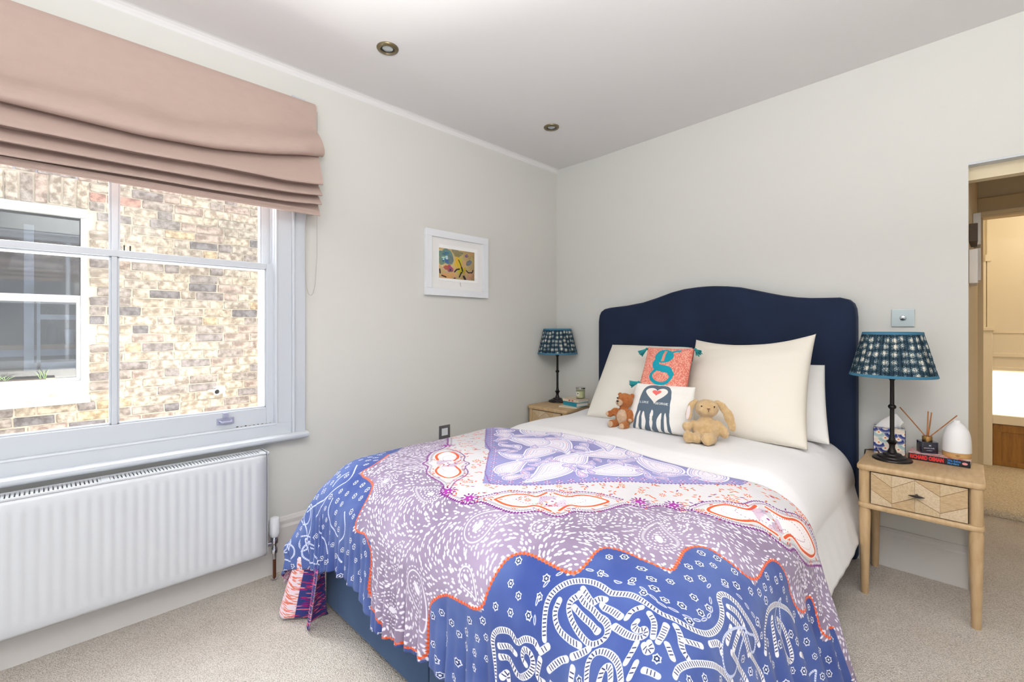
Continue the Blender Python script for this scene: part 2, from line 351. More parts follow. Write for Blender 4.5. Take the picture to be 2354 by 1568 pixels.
ls = sash('lower_sash', -.018, .727, 1.511, .808, 1.484, -2.219, -3.353, -2.783, .018)
us = sash('upper_sash', -.064, 1.478, 2.27, 1.508, 2.22, -2.226, -3.346, -2.778, .022)
lift = MB(); lift.box(-.018, -.013, -2.43, -2.36, .752, .782, bev=.002); lift.tube([(-.015,-2.42,.77),(.006,-2.415,.765),(.006,-2.375,.765),(-.015,-2.37,.77)], .004)
lift.box(-.016, -.002, -2.405, -2.385, .782, .806, bev=.002)
BRASSW = M('painted_fitting', (168,170,190), .35, metal=.3)
lift.build('sash_lift', BRASSW, w1)
rs = MB(); rs.tube([(-.03,-2.752,1.533),(-.03,-2.752,1.511),(-.03,-2.733,1.511),(-.03,-2.733,1.533)], .0025); rs.build('sash_fastener', M('dark_metal', (60,60,62), .4, metal=.8), w1)
dm = MB()
for i in range(9): dm.box(-.0178, -.0165, -2.2-.018*i-.006, -2.2-.018*i+.004*random.random(), .7275, .7275+.003+.004*random.random())
dm.build('flaked_paint', M('bare_timber', (84,66,52), .9), w1)

# ------------------------------------------------------------------ outside: brick wall across the passage, neighbour's window
MORTAR = M('lime_mortar', (204,194,178), .95, bump=(60, .6, .01), var=(5, (200,188,172), 4))
BRICK = M('stock_brick', (190,150,100), .95, bump=(70, .9, .012)); nt = BRICK.node_tree
oi = nt.nodes.new('ShaderNodeObjectInfo'); cr = nt.nodes.new('ShaderNodeValToRGB'); E = cr.color_ramp.elements
cols = [(0,(194,180,160)),(.14,(184,172,158)),(.28,(166,154,146)),(.40,(200,187,168)),(.52,(150,140,137)),(.62,(190,178,163)),(.72,(124,118,120)),(.80,(202,180,146)),(.88,(182,162,150)),(.975,(182,138,124))]
E[0].position = 0; E[0].color = lin(cols[0][1]); E[1].position = 1; E[1].color = lin((150,136,124))
for p_, c in cols[1:]: e = E.new(p_); e.color = lin(c)
cr.color_ramp.interpolation = 'CONSTANT'
tc = nt.nodes.new('ShaderNodeTexCoord'); n1 = nt.nodes.new('ShaderNodeTexNoise'); n1.inputs['Scale'].default_value = 22; n1.inputs['Detail'].default_value = 6
ad = nt.nodes.new('ShaderNodeVectorMath'); ad.operation = 'ADD'; nt.links.new(tc.outputs['Object'], ad.inputs[0]); nt.links.new(oi.outputs['Random'], ad.inputs[1]); nt.links.new(ad.outputs[0], n1.inputs['Vector'])
r2 = nt.nodes.new('ShaderNodeValToRGB'); r2.color_ramp.elements[0].position = .38; r2.color_ramp.elements[0].color = lin((176,168,162)); r2.color_ramp.elements[1].position = .62; r2.color_ramp.elements[1].color = (1,1,1,1)
mx = nt.nodes.new('ShaderNodeMix'); mx.data_type = 'RGBA'; mx.blend_type = 'MULTIPLY'; mx.inputs['Factor'].default_value = 1
nt.links.new(oi.outputs['Random'], cr.inputs[0]); nt.links.new(n1.outputs['Fac'], r2.inputs[0]); nt.links.new(cr.outputs[0], mx.inputs['A']); nt.links.new(r2.outputs[0], mx.inputs['B'])
nt.links.new(mx.outputs['Result'], nt.nodes['Principled BSDF'].inputs['Base Color'])
wo = MB(); NY0, NY1, NZ0, NZ1 = -3.72, -2.735, .62, 2.14
wo.box(-2.85, -2.608, -6, NY0, -.6, 3.6); wo.box(-2.85, -2.608, NY1, 2.5, -.6, 3.6); wo.box(-2.85, -2.608, NY0, NY1, -.6, NZ0); wo.box(-2.85, -2.608, NY0, NY1, NZ1, 3.6)
wout = struct(wo.build('wall_outside', MORTAR))
def brick_mesh(l, h):
    me = bpy.data.meshes.new('brick'); b = bmesh.new(); bmesh.ops.create_cube(b, size=1)
    for v_ in b.verts: v_.co = (v_.co.x*.06, v_.co.y*l, v_.co.z*h)
    bmesh.ops.bevel(b, geom=list(b.edges), offset=.005, segments=1, affect='EDGES')
    for v_ in b.verts: v_.co += Vector((RNG.uniform(-.002,.002), RNG.uniform(-.003,.003), RNG.uniform(-.003,.003)))
    b.to_mesh(me); b.free(); me.materials.append(BRICK); return me
STR = [brick_mesh(.215, .066) for _ in range(3)]; HED = [brick_mesh(.102, .066) for _ in range(3)]; SOL = [brick_mesh(.066, .215) for _ in range(3)]
far = []
row = 0; z = -.58
while z < 3.5:
    y = -5.9 + [0, .12, .05, .17][row % 4]; k = row
    while y < 2.4:
        l = .215 if (k + (row % 2)) % 2 == 0 or row % 3 == 1 else .102
        yc = y + l/2
        ins = NY0-.005 < yc+l/2*.6 and yc-l/2 < NY1+.012 and (NZ0-.04 < z < NZ1+.26)
        if ins and y+l > NY1+.05:               # cut closer beside the window opening
            l = y+l-NY1-.012; yc = NY1+.012+l/2; o = bpy.data.objects.new('brick', HED[RNG.randint(3)]); COL.objects.link(o); o.parent = wout
            o.location = (-2.623, yc, z); o.scale = (1, l/.102, 1); y = NY1+.012
        elif not ins:
            vis = -3.32 < yc < -1.28 and .22 < z < 2.5
            if vis:
                o = bpy.data.objects.new('brick', (STR if l > .2 else HED)[RNG.randint(3)]); COL.objects.link(o); o.parent = wout
                o.location = (-2.603 - .03 + RNG.uniform(-.004,.004) + .01, yc, z); o.rotation_euler = (RNG.uniform(-.012,.012), 0, RNG.uniform(-.01,.01))
            elif -4.5 < yc < .6 or z < 3.0: far.append((yc, z, l))
        y += l + .011; k += 1
    z += .0765; row += 1
yb = NY1 - .03; k = 0
while yb > -3.75:
    o = bpy.data.objects.new('brick', SOL[k % 3]); COL.objects.link(o); o.parent = wout; o.location = (-2.60-.02, yb, NZ1+.115 + .01*math.sin(k)); o.rotation_euler = (.02*(k-4)*.4, 0, 0); yb -= .077; k += 1
fb = MB()
for yc, z, l in far: fb.box(-2.66, -2.60, yc-l/2, yc+l/2, z-.033, z+.033)
o = fb.build('brickwork', BRICK, wout); o['kind'] = 'stuff'
struct(bx('floor_outside', M('pale_paving', (214,208,196), .9, bump=(30, .3, .01)), -2.62, -.25, -6, 2.5, -.4, -.3))
bx('stone_lintel', M('grey_lintel', (150,152,166), .8), -2.66, -2.604, -3.75, -2.70, 2.372, 2.44, wout)
w2 = room('window_2', (-2.6, -3.2, .62))
WW = M('weathered_white', (196,198,202), .6, var=(7, (180,178,172), 5))
def nb(n, *a, m=WW, bev=.003): return bx(n, m, *a, w2, bev)
nb('frame_jamb', -2.66, -2.604, -2.775, -2.735, .70, 2.138); nb('frame_head', -2.66, -2.595, -3.72, -2.735, 2.075, 2.14)
nb('frame_jamb', -2.66, -2.604, -3.72, -3.68, .70, 2.138); nb('frame_sill', -2.66, -2.56, -3.74, -2.72, .60, .66); nb('frame_apron', -2.66, -2.60, -3.72, -2.735, .655, .775)
nb('head_bead', -2.63, -2.59, -3.72, -2.75, 2.066, 2.082); nb('meeting_rail', -2.68, -2.63, -3.68, -2.775, 1.395, 1.452); nb('sash_stile', -2.69, -2.64, -2.80, -2.77, .77, 1.40); nb('sash_stile', -2.69, -2.64, -3.69, -3.66, .77, 2.08)
nb('sash_rail', -2.69, -2.643, -3.68, -2.775, .77, .80)
G2 = glass_mat('old_glass', (.62,.66,.72), 1.6, .03)
bx('glass_pane', G2, -2.672, -2.668, -3.66, -2.78, .79, 1.40, w2); bx('glass_pane', G2, -2.672, -2.668, -3.66, -2.78, 1.45, 2.075, w2)
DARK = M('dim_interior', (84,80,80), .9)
nb('inner_stile', -2.82, -2.79, -3.09, -3.035, .86, 2.0, bev=0); nb('inner_stile', -2.80, -2.77, -3.02, -3.0, .86, 1.40, bev=0); nb('inner_rail', -2.80, -2.77, -3.0, -2.77, 1.26, 1.30, bev=0); nb('inner_rail', -2.80, -2.77, -3.05, -2.77, .86, .92, bev=0)
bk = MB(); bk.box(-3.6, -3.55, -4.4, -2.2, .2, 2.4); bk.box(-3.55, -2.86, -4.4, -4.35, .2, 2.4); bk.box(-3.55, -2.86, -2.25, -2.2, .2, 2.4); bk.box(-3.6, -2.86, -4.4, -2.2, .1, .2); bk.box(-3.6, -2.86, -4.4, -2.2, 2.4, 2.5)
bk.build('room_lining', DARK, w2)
bx('shelf_board', M('shelf_wood', (150,112,76), .7), -2.98, -2.84, -4.2, -2.3, 1.02, 1.06, w2); bx('shelf_edge', M('shelf_edge_grey', (150,152,158), .7), -2.985, -2.84, -4.2, -2.3, .97, 1.02, w2)
def pot(n, x, y, z, prof, rgb, lab, cat, m=None, grp=None):
    o = MB().lathe(prof, 16, Matrix.Translation((x, y, z))).build(n, m or M(n+str(rgb[0]), rgb, .4), None, smooth=50); return tag(o, lab, cat, grp)
pot('glass_jar', -2.90, -3.40, 1.06, [(.04,0),(.045,.02),(.045,.08),(.03,.1),(.012,.12),(.012,.2)], (96,104,190), 'violet blue jar on the shelf behind the neighbouring window', 'jar')
pot('dark_bottle', -2.90, -2.93, 1.06, [(.035,0),(.04,.03),(.04,.13),(.02,.17),(.035,.2),(.045,.24),(.03,.28)], (40,46,56), 'tall dark bottle on the shelf behind the neighbouring window', 'bottle')
pot('pale_pot', -2.90, -2.83, 1.06, [(.025,0),(.03,.06),(.034,.12)], (176,184,196), 'small pale pot beside the dark bottle behind the neighbouring window', 'pot')
pl = thing('flower_trough', 'cream flower trough with sparse seedlings on the outer sill opposite', 'planter', (-2.55, -3.2, .66))
CREAMP = M('cream_plastic', (206,196,172), .5)
tr = MB(); tr.prism([(-3.75,.80),(-2.93,.80),(-2.96,.668),(-3.72,.668)], -2.60, -2.47, 'x'); tr.build('trough', CREAMP, pl)
bx('trough_rim', CREAMP, -2.607, -2.463, -3.76, -2.92, .795, .81, pl, .003); bx('drip_tray', CREAMP, -2.615, -2.455, -3.77, -2.90, .661, .675, pl, .003)
bx('soil', M('soil', (90,72,56), .95), -2.595, -2.475, -3.7, -2.97, .80, .812, pl)
GREEN = M('seedling_green', (150,186,110), .6)
for (y, h, k) in ((-2.98,.07,3),(-3.0,.05,2),(-3.18,.03,4),(-3.22,.035,4),(-3.45,.05,3)):
    mb = MB()
    for q in range(k): mb.tube([(-2.53, y+.004*q, .81), (-2.53+.01*(q-1), y+.012*(q-1), .81+h*.6), (-2.53+.015*(q-1), y+.025*(q-1), .81+h)], .002, 5, [.002,.0025,.0008])
    mb.build('seedling', GREEN, pl)
vp = thing('vent_pipe', 'small round overflow pipe end sticking out of the brick wall outside', 'pipe', (-2.59, -1.845, .595))
rot90 = Matrix.Rotation(PI/2, 4, 'Y')
MB().lathe([(.030,-.03),(.030,.03),(.022,.03),(.022,-.02)], 16, Matrix.Translation((-2.59,-1.845,.595)) @ rot90).build('pipe', M('grey_pvc', (222,222,218), .5), vp, smooth=40)
MB().lathe([(.022,0),(0.0,0)], 16, Matrix.Translation((-2.592,-1.845,.595)) @ rot90).build('pipe_bore', M('bore_dark', (70,66,60), .9), vp)
MB().box(-2.62, -2.594, -1.92, -1.76, .53, .66, bev=.02).build('mortar_patch', MORTAR, vp)
# ------------------------------------------------------------------ roman blind
FAB = M('blush_linen', (186,163,152), .9, var=(40, (184,161,150), 6, (1, .5, 1)), wave=(160, .35, .001), spec=.15)
rb = thing('roman_blind', 'blush pink linen roman blind drawn half up over the window', 'blind', (.06, -2.786, 2.3))
bx('head_board', M('blind_batten', (214,196,184), .7), .0, .045, -3.57, -1.998, 2.285, 2.335, rb, .003)
YB = np.linspace(-3.575, -1.995, 120)
def zc(pts):
    p = sorted(pts); return np.interp(YB, [q[0] for q in p], [q[1] for q in p])
def sm(a):
    for _ in range(6): a = np.r_[a[:1], (a[:-2]+2*a[1:-1]+a[2:])/4, a[-1:]]
    return a
R1 = sm(zc([(-3.6,2.03),(-3.4,1.98),(-3.083,1.952),(-2.911,1.95),(-2.709,1.947),(-2.469,1.963),(-2.239,2.001),(-2.09,2.037),(-1.995,2.06)]))
R2 = sm(zc([(-3.6,1.885),(-3.084,1.87),(-2.706,1.874),(-2.464,1.886),(-2.169,1.889),(-1.995,1.906)]))
R3 = sm(zc([(-3.6,1.835),(-3.085,1.818),(-2.705,1.822),(-2.462,1.826),(-2.166,1.838),(-1.995,1.853)]))
R4 = sm(zc([(-3.6,1.79),(-3.085,1.774),(-2.704,1.784),(-2.46,1.786),(-2.162,1.796),(-1.995,1.81)]))
RH = sm(zc([(-3.6,1.75),(-3.086,1.748),(-2.561,1.750),(-1.995,1.757)]))
VL = sm(zc([(-3.6,2.22),(-3.087,2.09),(-2.909,2.107),(-2.745,2.112),(-2.581,2.10),(-2.336,2.15),(-1.995,2.215)]))
one = np.ones_like(YB); wv = .006*np.sin(YB*5)+.003*np.sin(YB*11+1)
endp = np.clip((YB+2.10)/.10, 0, 1)
rows = [(.047*one, 2.338*one), (.052*one, 2.325*one), (.055*one, 2.312*one), (.058+.2*wv, .6*2.312+.4*VL), (.058+wv, .22*2.312+.78*VL), (.050+wv*1.2, VL),
        (.080+wv, .74*VL+.26*R1), (.132+wv, .46*VL+.54*R1), (.152-.03*endp, .12*VL+.88*R1), (.138-.03*endp, R1+.006), (.126-.03*endp, R1), (.105-.03*endp, R1+.006), (.083*one, R1+.022), (.078*one, R1+.020)]
for (A, B, x0, x1) in ((R1, R2, .084, .140), (R2, R3, .082, .134), (R3, R4, .080, .126), (R4, RH, .078, .104)):
    last = B is RH
    h = (A+.012)-B
    rows += [(x0*one, B+h*.95), ((x0*.6+x1*.4)*one, B+h*.6), ((x0*.2+x1*.8)*one+.4*wv, B+h*.25), (x1*one+.4*wv, B+.006)]
    if not last: rows += [((x1-.004)*one+.4*wv, B), ((x1-.014)*one, B+.003), ((x0+.004)*one, B+.016), ((x0-.003)*one, B+.013)]
    else: rows += [(x1*one, B), ((x1-.006)*one, B), ((x1-.008)*one, B+.03)]
P = np.array([[(x[j], YB[j]-.012*endp[j]*(1 if 8 > i or i > 12 else -.5), z_[j]) for j in range(len(YB))] for i, (x, z_) in enumerate(rows)])
blind = from_np('fabric', P.reshape(-1, 3), gridF(len(rows), len(YB)), FAB, rb)
so = blind.modifiers.new('s', 'SUBSURF'); so.levels = 1; so.render_levels = 1
sd = MB()
for i in range(len(rows)-1): pass
ptsd = [(.0, 2.335)]+[(float(x[-1])-.004, float(z_[-1])) for x, z_ in rows[:6]]+[(.08, 2.11),(.085,2.075),(.06,1.92),(.06,1.78),(.0,1.78)]
sd.prism(ptsd, -2.009, -2.006, 'y'); sd.build('side_return', FAB, rb)
ch = MB(); ch.tube([(.05,-2.0,2.30),(.035,-1.995,1.9),(.03,-1.993,1.56),(.03,-2.002,1.42),(.03,-2.012,1.375),(.03,-2.022,1.362),(.03,-2.034,1.366),(.03,-2.046,1.40),(.032,-2.053,1.5),(.034,-2.055,1.70),(.05,-2.055,1.80)], .0015, 6)
ch.build('chain_loop', M('pull_chain', (186,180,172), .4, metal=.4), rb)
# ------------------------------------------------------------------ radiator
RADM = M('radiator_white', (205,207,210), .35)
RZ0, RZ1, RY1, RY0 = .148, .612, -2.262, -3.56
rd = thing('radiator', 'white double panel radiator with vertical ribs under the window', 'radiator', (.08, -2.9, RZ0))
ys, pr = [RY1], [0.0]; y = RY1-.035
while y > RY0+.05:
    for dy, h in ((0,0),(-.006,.003),(-.017,.003),(-.023,0)): ys.append(y+dy); pr.append(h)
    y -= .0333
ys.append(RY0); pr.append(0.); ys, pr = np.array(ys), np.array(pr)
zs = [(RZ0,0,-.012),(RZ0+.006,0,-.004),(RZ0+.012,0,0),(RZ0+.036,0,0),(RZ0+.052,1,0),(RZ1-.052,1,0),(RZ1-.038,1,0),(RZ1-.03,0,0),(RZ1-.012,0,0),(RZ1-.006,0,-.003),(RZ1,0,-.012)]
P = np.array([[(.120-q+pr[j]*a+e*1.0+q, ys[j], z_) for j in range(len(ys))] for z_, a, e in zs for q in (0,)])
fp = from_np('front_panel', P.reshape(-1,3), gridF(len(zs), len(ys)), RADM, rd, smooth=False); fp.modifiers.new('b', 'SOLIDIFY').thickness = .004
bx('back_panel', RADM, .028, .036, RY0, RY1, RZ0, RZ1, rb if False else rd)
tg = MB(); tg.box(.024, .034, RY0, RY1, RZ1+.002, RZ1+.010); tg.box(.104, .116, RY0, RY1, RZ1+.002, RZ1+.008)
y = RY1-.018
while y > RY0: tg.box(.030, .108, y-.0038, y+.0038, RZ1+.003, RZ1+.0075); y -= .0118
tg.box(.03, .11, RY1-.014, RY1, RZ1+.002, RZ1+.009); tg.box(.03, .11, -2.83, -2.805, RZ1+.003, RZ1+.009)
tg.build('top_grille', RADM, rd)
fin = MB()
y = RY1-.03
while y > RY0: fin.box(.038, .108, y-.0006, y+.0006, RZ0+.02, RZ1-.02); y -= .0333
fin.build('convector_fins', M('fin_grey', (150,152,150), .5), rd)
MB().box(.026, .112, RY1+.006, RY1+.009, RZ0+.004, RZ1+.012, bev=.001).build('end_panel', RADM, rd)
MB().box(.026, .108, RY1-.002, RY1+.003, RZ0+.03, RZ1-.02).build('end_shadow_gap', M('fin_dark', (110,110,112), .6), rd)
MB().lathe([(.007,0),(.009,.01),(.006,.016)], 12, Matrix.Translation((.08,RY1+.008,RZ1-.004)) @ Matrix.Rotation(-PI/2, 4, 'X')).build('air_bleed', RADM, rd, smooth=40)
vx, vy = .075, -2.213
CHR = M('chrome', (200,200,204), .2, metal=1)
hd = MB().lathe([(.016,.205),(.021,.212),(.0225,.225),(.0225,.285),(.020,.293),(.012,.297)], 20, Matrix.Translation((vx,vy,0)), fn=lambda a, z: 1+.04*(math.cos(a*10) > 0)*(z < .27)).build('thermostat_head', WHITE, rd, smooth=30)
MB().lathe([(.009,.10),(.009,.125),(.014,.128),(.014,.15),(.010,.155),(.010,.17),(.017,.175),(.017,.195),(.012,.205)], 12, Matrix.Translation((vx,vy,0))).tube([(vx,vy,.175),(vx,vy-.05,.175)], .011, 10).build('valve_body', CHR, rd, smooth=40)
MB().lathe([(.0075,0),(.0075,.105)], 12, Matrix.Translation((vx,vy,0))).build('supply_pipe', M('copper_pipe', (108,66,46), .4, metal=.6), rd, smooth=50)
MB().lathe([(.014,0.001),(.014,.008),(.008,.011)], 14, Matrix.Translation((vx,vy,0))).build('pipe_collar', CHR, rd, smooth=40)
# ------------------------------------------------------------------ wall things
pf = thing('framed_picture', 'white framed abstract watercolour on the window wall', 'picture', (0, -1.052, 1.61))
def rect_frame(mb, x0, x1, a0, a1, b0, b1, w):
    mb.box(x0, x1, a0, a1, b0, b0+w, bev=.002); mb.box(x0, x1, a0, a1, b1-w, b1, bev=.002); mb.box(x0, x1, a0, a0+w, b0+w, b1-w, bev=.002); mb.box(x0, x1, a1-w, a1, b0+w, b1-w, bev=.002); return mb
rect_frame(MB(), .001, .026, -1.315, -.79, 1.402, 1.82, .045).build('frame', WHITE, pf)
bx('mount', M('mount_board', (236,234,230), .8), .002, .012, -1.275, -.83, 1.44, 1.785, pf)
rect_frame(MB(), .012, .0135, -1.21, -.88, 1.50, 1.735, .032).build('mount_bevel', M('mount_bevel', (246,245,242), .8), pf)
A = Cloth(.27, .18, 1600, (206,176,120))
def blob(x, y, rx, ry, an, c, n=6, j=.02):
    for _ in range(n): A.ell(x+RNG.uniform(-j,j), y+RNG.uniform(-j,j)*.6, rx*RNG.uniform(.5,1.1), ry*RNG.uniform(.5,1.1), an+RNG.uniform(-.4,.4), [min(255,max(0,v+RNG.uniform(-16,16))) for v in c])
for _ in range(60): blob(RNG.uniform(0,.27), RNG.uniform(0,.18), .02, .012, RNG.uniform(0,3), (212,182,126), 1)
blob(.05,.05,.045,.04,.5,(120,136,120),14,.03); blob(.13,.02,.03,.014,.3,(150,140,100),8); blob(.045,.035,.012,.006,.2,(60,110,140),8,.02); blob(.05,.075,.014,.008,0,(58,108,140),8); blob(.04,.055,.01,.005,0,(190,214,204),8,.02)
blob(.07,.115,.022,.014,.2,(176,84,84),10); blob(.09,.125,.012,.008,.2,(150,80,110),6); blob(.085,.128,.007,.006,0,(70,80,84),3,.004); blob(.15,.08,.02,.03,.3,(214,176,54),10,.025); blob(.17,.12,.016,.02,.6,(208,186,40),8); blob(.22,.07,.022,.011,-.6,(128,126,140),8,.012); blob(.21,.03,.014,.007,.3,(150,116,130),5,.01); blob(.24,.15,.03,.018,0,(226,184,136),8); blob(.06,.165,.04,.014,0,(226,176,120),8)
for L, w in (([(.145,.06),(.16,.085),(.168,.11)],.006),([(.168,.105),(.175,.125)],.011),([(.115,.135),(.13,.12),(.15,.116)],.009),([(.15,.165),(.163,.14),(.17,.135)],.009),([(.185,.16),(.195,.175)],.015),([(.205,.12),(.22,.133),(.25,.13),(.258,.115)],.007),([(.02,.165),(.05,.172)],.008),([(.11,.176),(.12,.174)],.006),([(.005,.13),(.008,.15)],.01)): A.line(L, w, (44,34,38))
Vp = np.array([(.0142,-1.208,1.517),(.0142,-.910,1.517),(.0142,-.910,1.71),(.0142,-1.208,1.71)]); uvp = np.array([(0,0),(1,0),(1,1),(0,1)], float)
Vp = np.vstack([Vp, Vp-np.array([.001,0,0])]); uvp = np.vstack([uvp, uvp])
from_np('print', Vp, np.array([[0,1,2,3],[7,6,5,4],[0,4,5,1],[1,5,6,2],[2,6,7,3],[3,7,4,0]]), cloth_mat('painted_print', A.image('print'), .7, None, 0), pf, uvp, smooth=False)
MB().tube([(.0138,-1.035,1.478),(.0138,-1.03,1.488),(.0138,-1.036,1.495)], .0012, 5).tube([(.0138,-1.03,1.478),(.0138,-1.027,1.47)], .001, 5).build('pencil_mark', M('pencil', (120,116,112), .8), pf)
bx('glazing', glass_mat('picture_glass', (1,1,1), .6), .0150, .0165, -1.27, -.835, 1.447, 1.777, pf)
sk = thing('wall_socket', 'brushed steel switched spur plate with white centre low on the window wall', 'socket', (0, -1.157, .52))
STEEL = M('brushed_steel', (142,138,142), .4, metal=.8)
rect_frame(MB(), .001, .008, -1.2, -1.114, .478, .563, .019).build('plate', STEEL, sk); bx('insert', WHITE, .001, .009, -1.181, -1.133, .497, .544, sk, .002)
dmr = thing('dimmer_switch', 'satin steel square dimmer switch plate on the headboard wall', 'switch', (2.194, 0, 1.244))
bx('plate', M('satin_steel', (176,184,182), .4, metal=.7), 2.150, 2.238, -.007, -.0005, 1.201, 1.288, dmr, .002)
MB().lathe([(.013,.006),(.0125,.013),(.010,.022),(.004,.024)], 24, Matrix.Translation((2.194,0,1.245)) @ Matrix.Rotation(PI/2, 4, 'X')).build('knob', M('chrome_knob', (170,172,172), .22, metal=1), dmr, smooth=40)
ANT = M('antique_brass', (128,116,88), .35, metal=.8)
for i, (y, lab) in enumerate(((-1.855,'recessed brass ceiling downlight nearer the window blind'),(-.661,'recessed brass ceiling downlight nearer the bed corner'))):
    t = thing('downlight', lab, 'ceiling light', (.491, y, 2.5), 'recessed ceiling downlights'); mt = Matrix.Translation((.491, y, 2.503))
    MB().lathe([(.030,-.004),(.034,-.010),(.046,-.008),(.050,-.003),(.050,.004)], 32, mt, close=True).build('bezel', ANT, t, smooth=50)
    MB().lathe([(.030,-.004),(.028,-.006),(.0255,-.005),(.024,.0)], 32, mt, close=True).build('baffle', M('baffle_dark', (40,36,32), .5), t, smooth=50)
    MB().lathe([(.0,-.006),(.012,-.006),(.0245,-.0035),(.026,-.002)], 24, mt @ Matrix.Translation((0,.002,.001)), fn=lambda a, z: 1+.03*math.cos(8*a)).build('lamp', M('reflector_lamp', (190,196,196), .25, metal=.3), t)
# ------------------------------------------------------------------ bed
VELV = M('navy_velvet', (28,38,58), .8, sheen=.55, var=(5, (31,42,66), 4), bump=(90, .1, .002), spec=.2)
VELV_LIT = M('lit_velvet', (70,92,122), .75, sheen=.5, var=(4, (62,82,112), 4), spec=.2)  # headboard velvet again, window light put into a lighter blue
bed = thing('divan_bed', 'navy velvet divan bed with tall curved headboard against the back wall', 'bed', (1.22, -1.1, 0))
hx = np.array([.468,.475,.49,.52,.567,.70,.827,.93,1.031,1.12,1.204,1.26,1.311,1.39,1.463,1.53,1.603,1.68,1.754,1.82,1.894,1.95,1.985,2.005,2.014,2.018])
hz = np.array([1.24,1.285,1.315,1.334,1.342,1.352,1.370,1.397,1.428,1.446,1.453,1.4545,1.4535,1.447,1.436,1.418,1.398,1.378,1.364,1.357,1.355,1.354,1.343,1.322,1.295,1.25])
out = [(.466, .02)]+list(zip(hx, hz))+[(2.02, .02)]
def loft_board(name, out, rings, m, parent):
    mb = MB(); prev = None; O = np.array(out); cx = 1.243
    nrm = []
    for i in range(len(O)):
        d = O[min(i+1, len(O)-1)]-O[max(i-1, 0)]; d = d/np.hypot(*d); nrm.append((-d[1], d[0]))
    N = np.array(nrm)
    for ins, y in rings:
        Q = O-ins*N*np.array([1, 1]); Q[0][1] = Q[-1][1] = .02; row = [mb.b.verts.new((q[0], y, q[1])) for q in Q]
        if prev:
            for k in range(len(row)-1): mb.b.faces.new((prev[k], prev[k+1], row[k+1], row[k]))
            mb.b.faces.new((prev[-1], prev[0], row[0], row[-1]))
        else: mb.b.faces.new(row)
        prev = row
    mb.b.faces.new(list(reversed(prev))); return mb.build(name, m, parent, smooth=35)
loft_board('headboard', out, [(.0,-.012),(.0,-.075),(.004,-.088),(.014,-.099),(.028,-.104),(.05,-.106)], VELV, bed)
for x0, x1 in ((.47, 1.2185), (1.2215, 1.97)): MB().box(x0, x1, -2.14, -.11, .025, .34, bev=.012).build('divan_base', VELV_LIT, bed, smooth=40)
for x in (.53, 1.15, 1.29, 1.91):
    for y in (-2.05, -.2): MB().lathe([(.022,0),(.025,.03)], 12, Matrix.Translation((x,y,0))).build('castor', BLACKM, bed)
MB().box(.50, 1.94, -2.07, -.112, .34, .585, bev=.09).build('mattress', M('mattress_white', (226,224,220), .9), bed, smooth=40)
XC=1.21; HX=.60; RQ=.21; YF=-1.99; Z0=.655
SL,SR,T=1.20,1.36,1.46
HXR=.63
HS=np.array([-1.2,-.9,-.51,-.36,-.2,0,.13,.4,1.36]); HT=np.array([1.22,1.25,1.27,1.33,1.44,1.38,1.345,1.40,1.44])
ES=np.array([-1.2,-.65,-.28,.27,.65,.85,1.4]); EY=np.array([-1.30,-1.27,-1.12,-1.2,-1.22,-1.14,-1.10])
def prof(d,fl):
    L=np.pi*RQ/2
    f=np.where(d<L,RQ*np.sin(np.minimum(d,L)/RQ),RQ+fl*(d-L))
    g=np.where(d<L,RQ*(1-np.cos(np.minimum(d,L)/RQ)),RQ+np.sqrt(1-fl*fl)*(d-L))
    return f,g
def quilt(s,t,off=0.0,ripple=1.0,edge=True):
    ye=np.interp(s,ES,EY) if edge else -1.2+0*s
    y=np.where(True,ye-t*(1+(ye+1.2)*0.0),0)
    hx=np.where(s<0,HX,HXR); ds=np.maximum(np.abs(s)-hx,0); dt=np.maximum(YF-y,0)
    d=(ds**4+dt**4)**.25+1e-9; a=np.arctan2(ds,dt+1e-9)
    fl=np.where(s<0,.19,.26)*np.sin(a)**2+.04*np.cos(a)**2
    f,g=prof(d,fl)
    w=np.clip((d-.2)/.3,0,1)
    ear=np.exp(-((a-np.pi/4)/.30)**2)*np.where(s<0,1,.5)
    f=f+ear*.135*w
    sm=w*w*ripple
    f=f+sm*np.cos(a)**2*(.008*np.sin(s*2*np.pi/.075+2*np.sin(s*9))+.006*np.sin(s*2*np.pi/.041+1.3))
    f=f+sm*np.sin(a)**2*np.where(s<0,.010,.012)*np.sin(y*2*np.pi/.11+1.5*np.sin(y*7))
    f=f+off*np.clip(d/.33,0,1)
    sx=np.sign(s)*(np.minimum(np.abs(s),hx)+f*np.sin(a))
    yy=np.where(dt>0,YF,y)-f*np.cos(a)*(dt>0)
    yy=np.where(dt>0,yy,y)
    z=Z0-.012*np.minimum(np.abs(s)/HX,1.)**2-g+off
    z=z+.004*np.sin(s*9+y*4)*np.exp(-d*6)+.003*np.sin(s*4-y*13)*np.exp(-d*6)
    return XC+sx,yy,np.maximum(z,.012)

def sheet(name, s, t, m, parent, uv=None, off=0., **kw):
    x, y, z = quilt(s, t, off, **kw); V = np.stack([x, y, z], -1).reshape(-1, 3)
    return from_np(name, V, gridF(*s.shape), m, parent, uv)
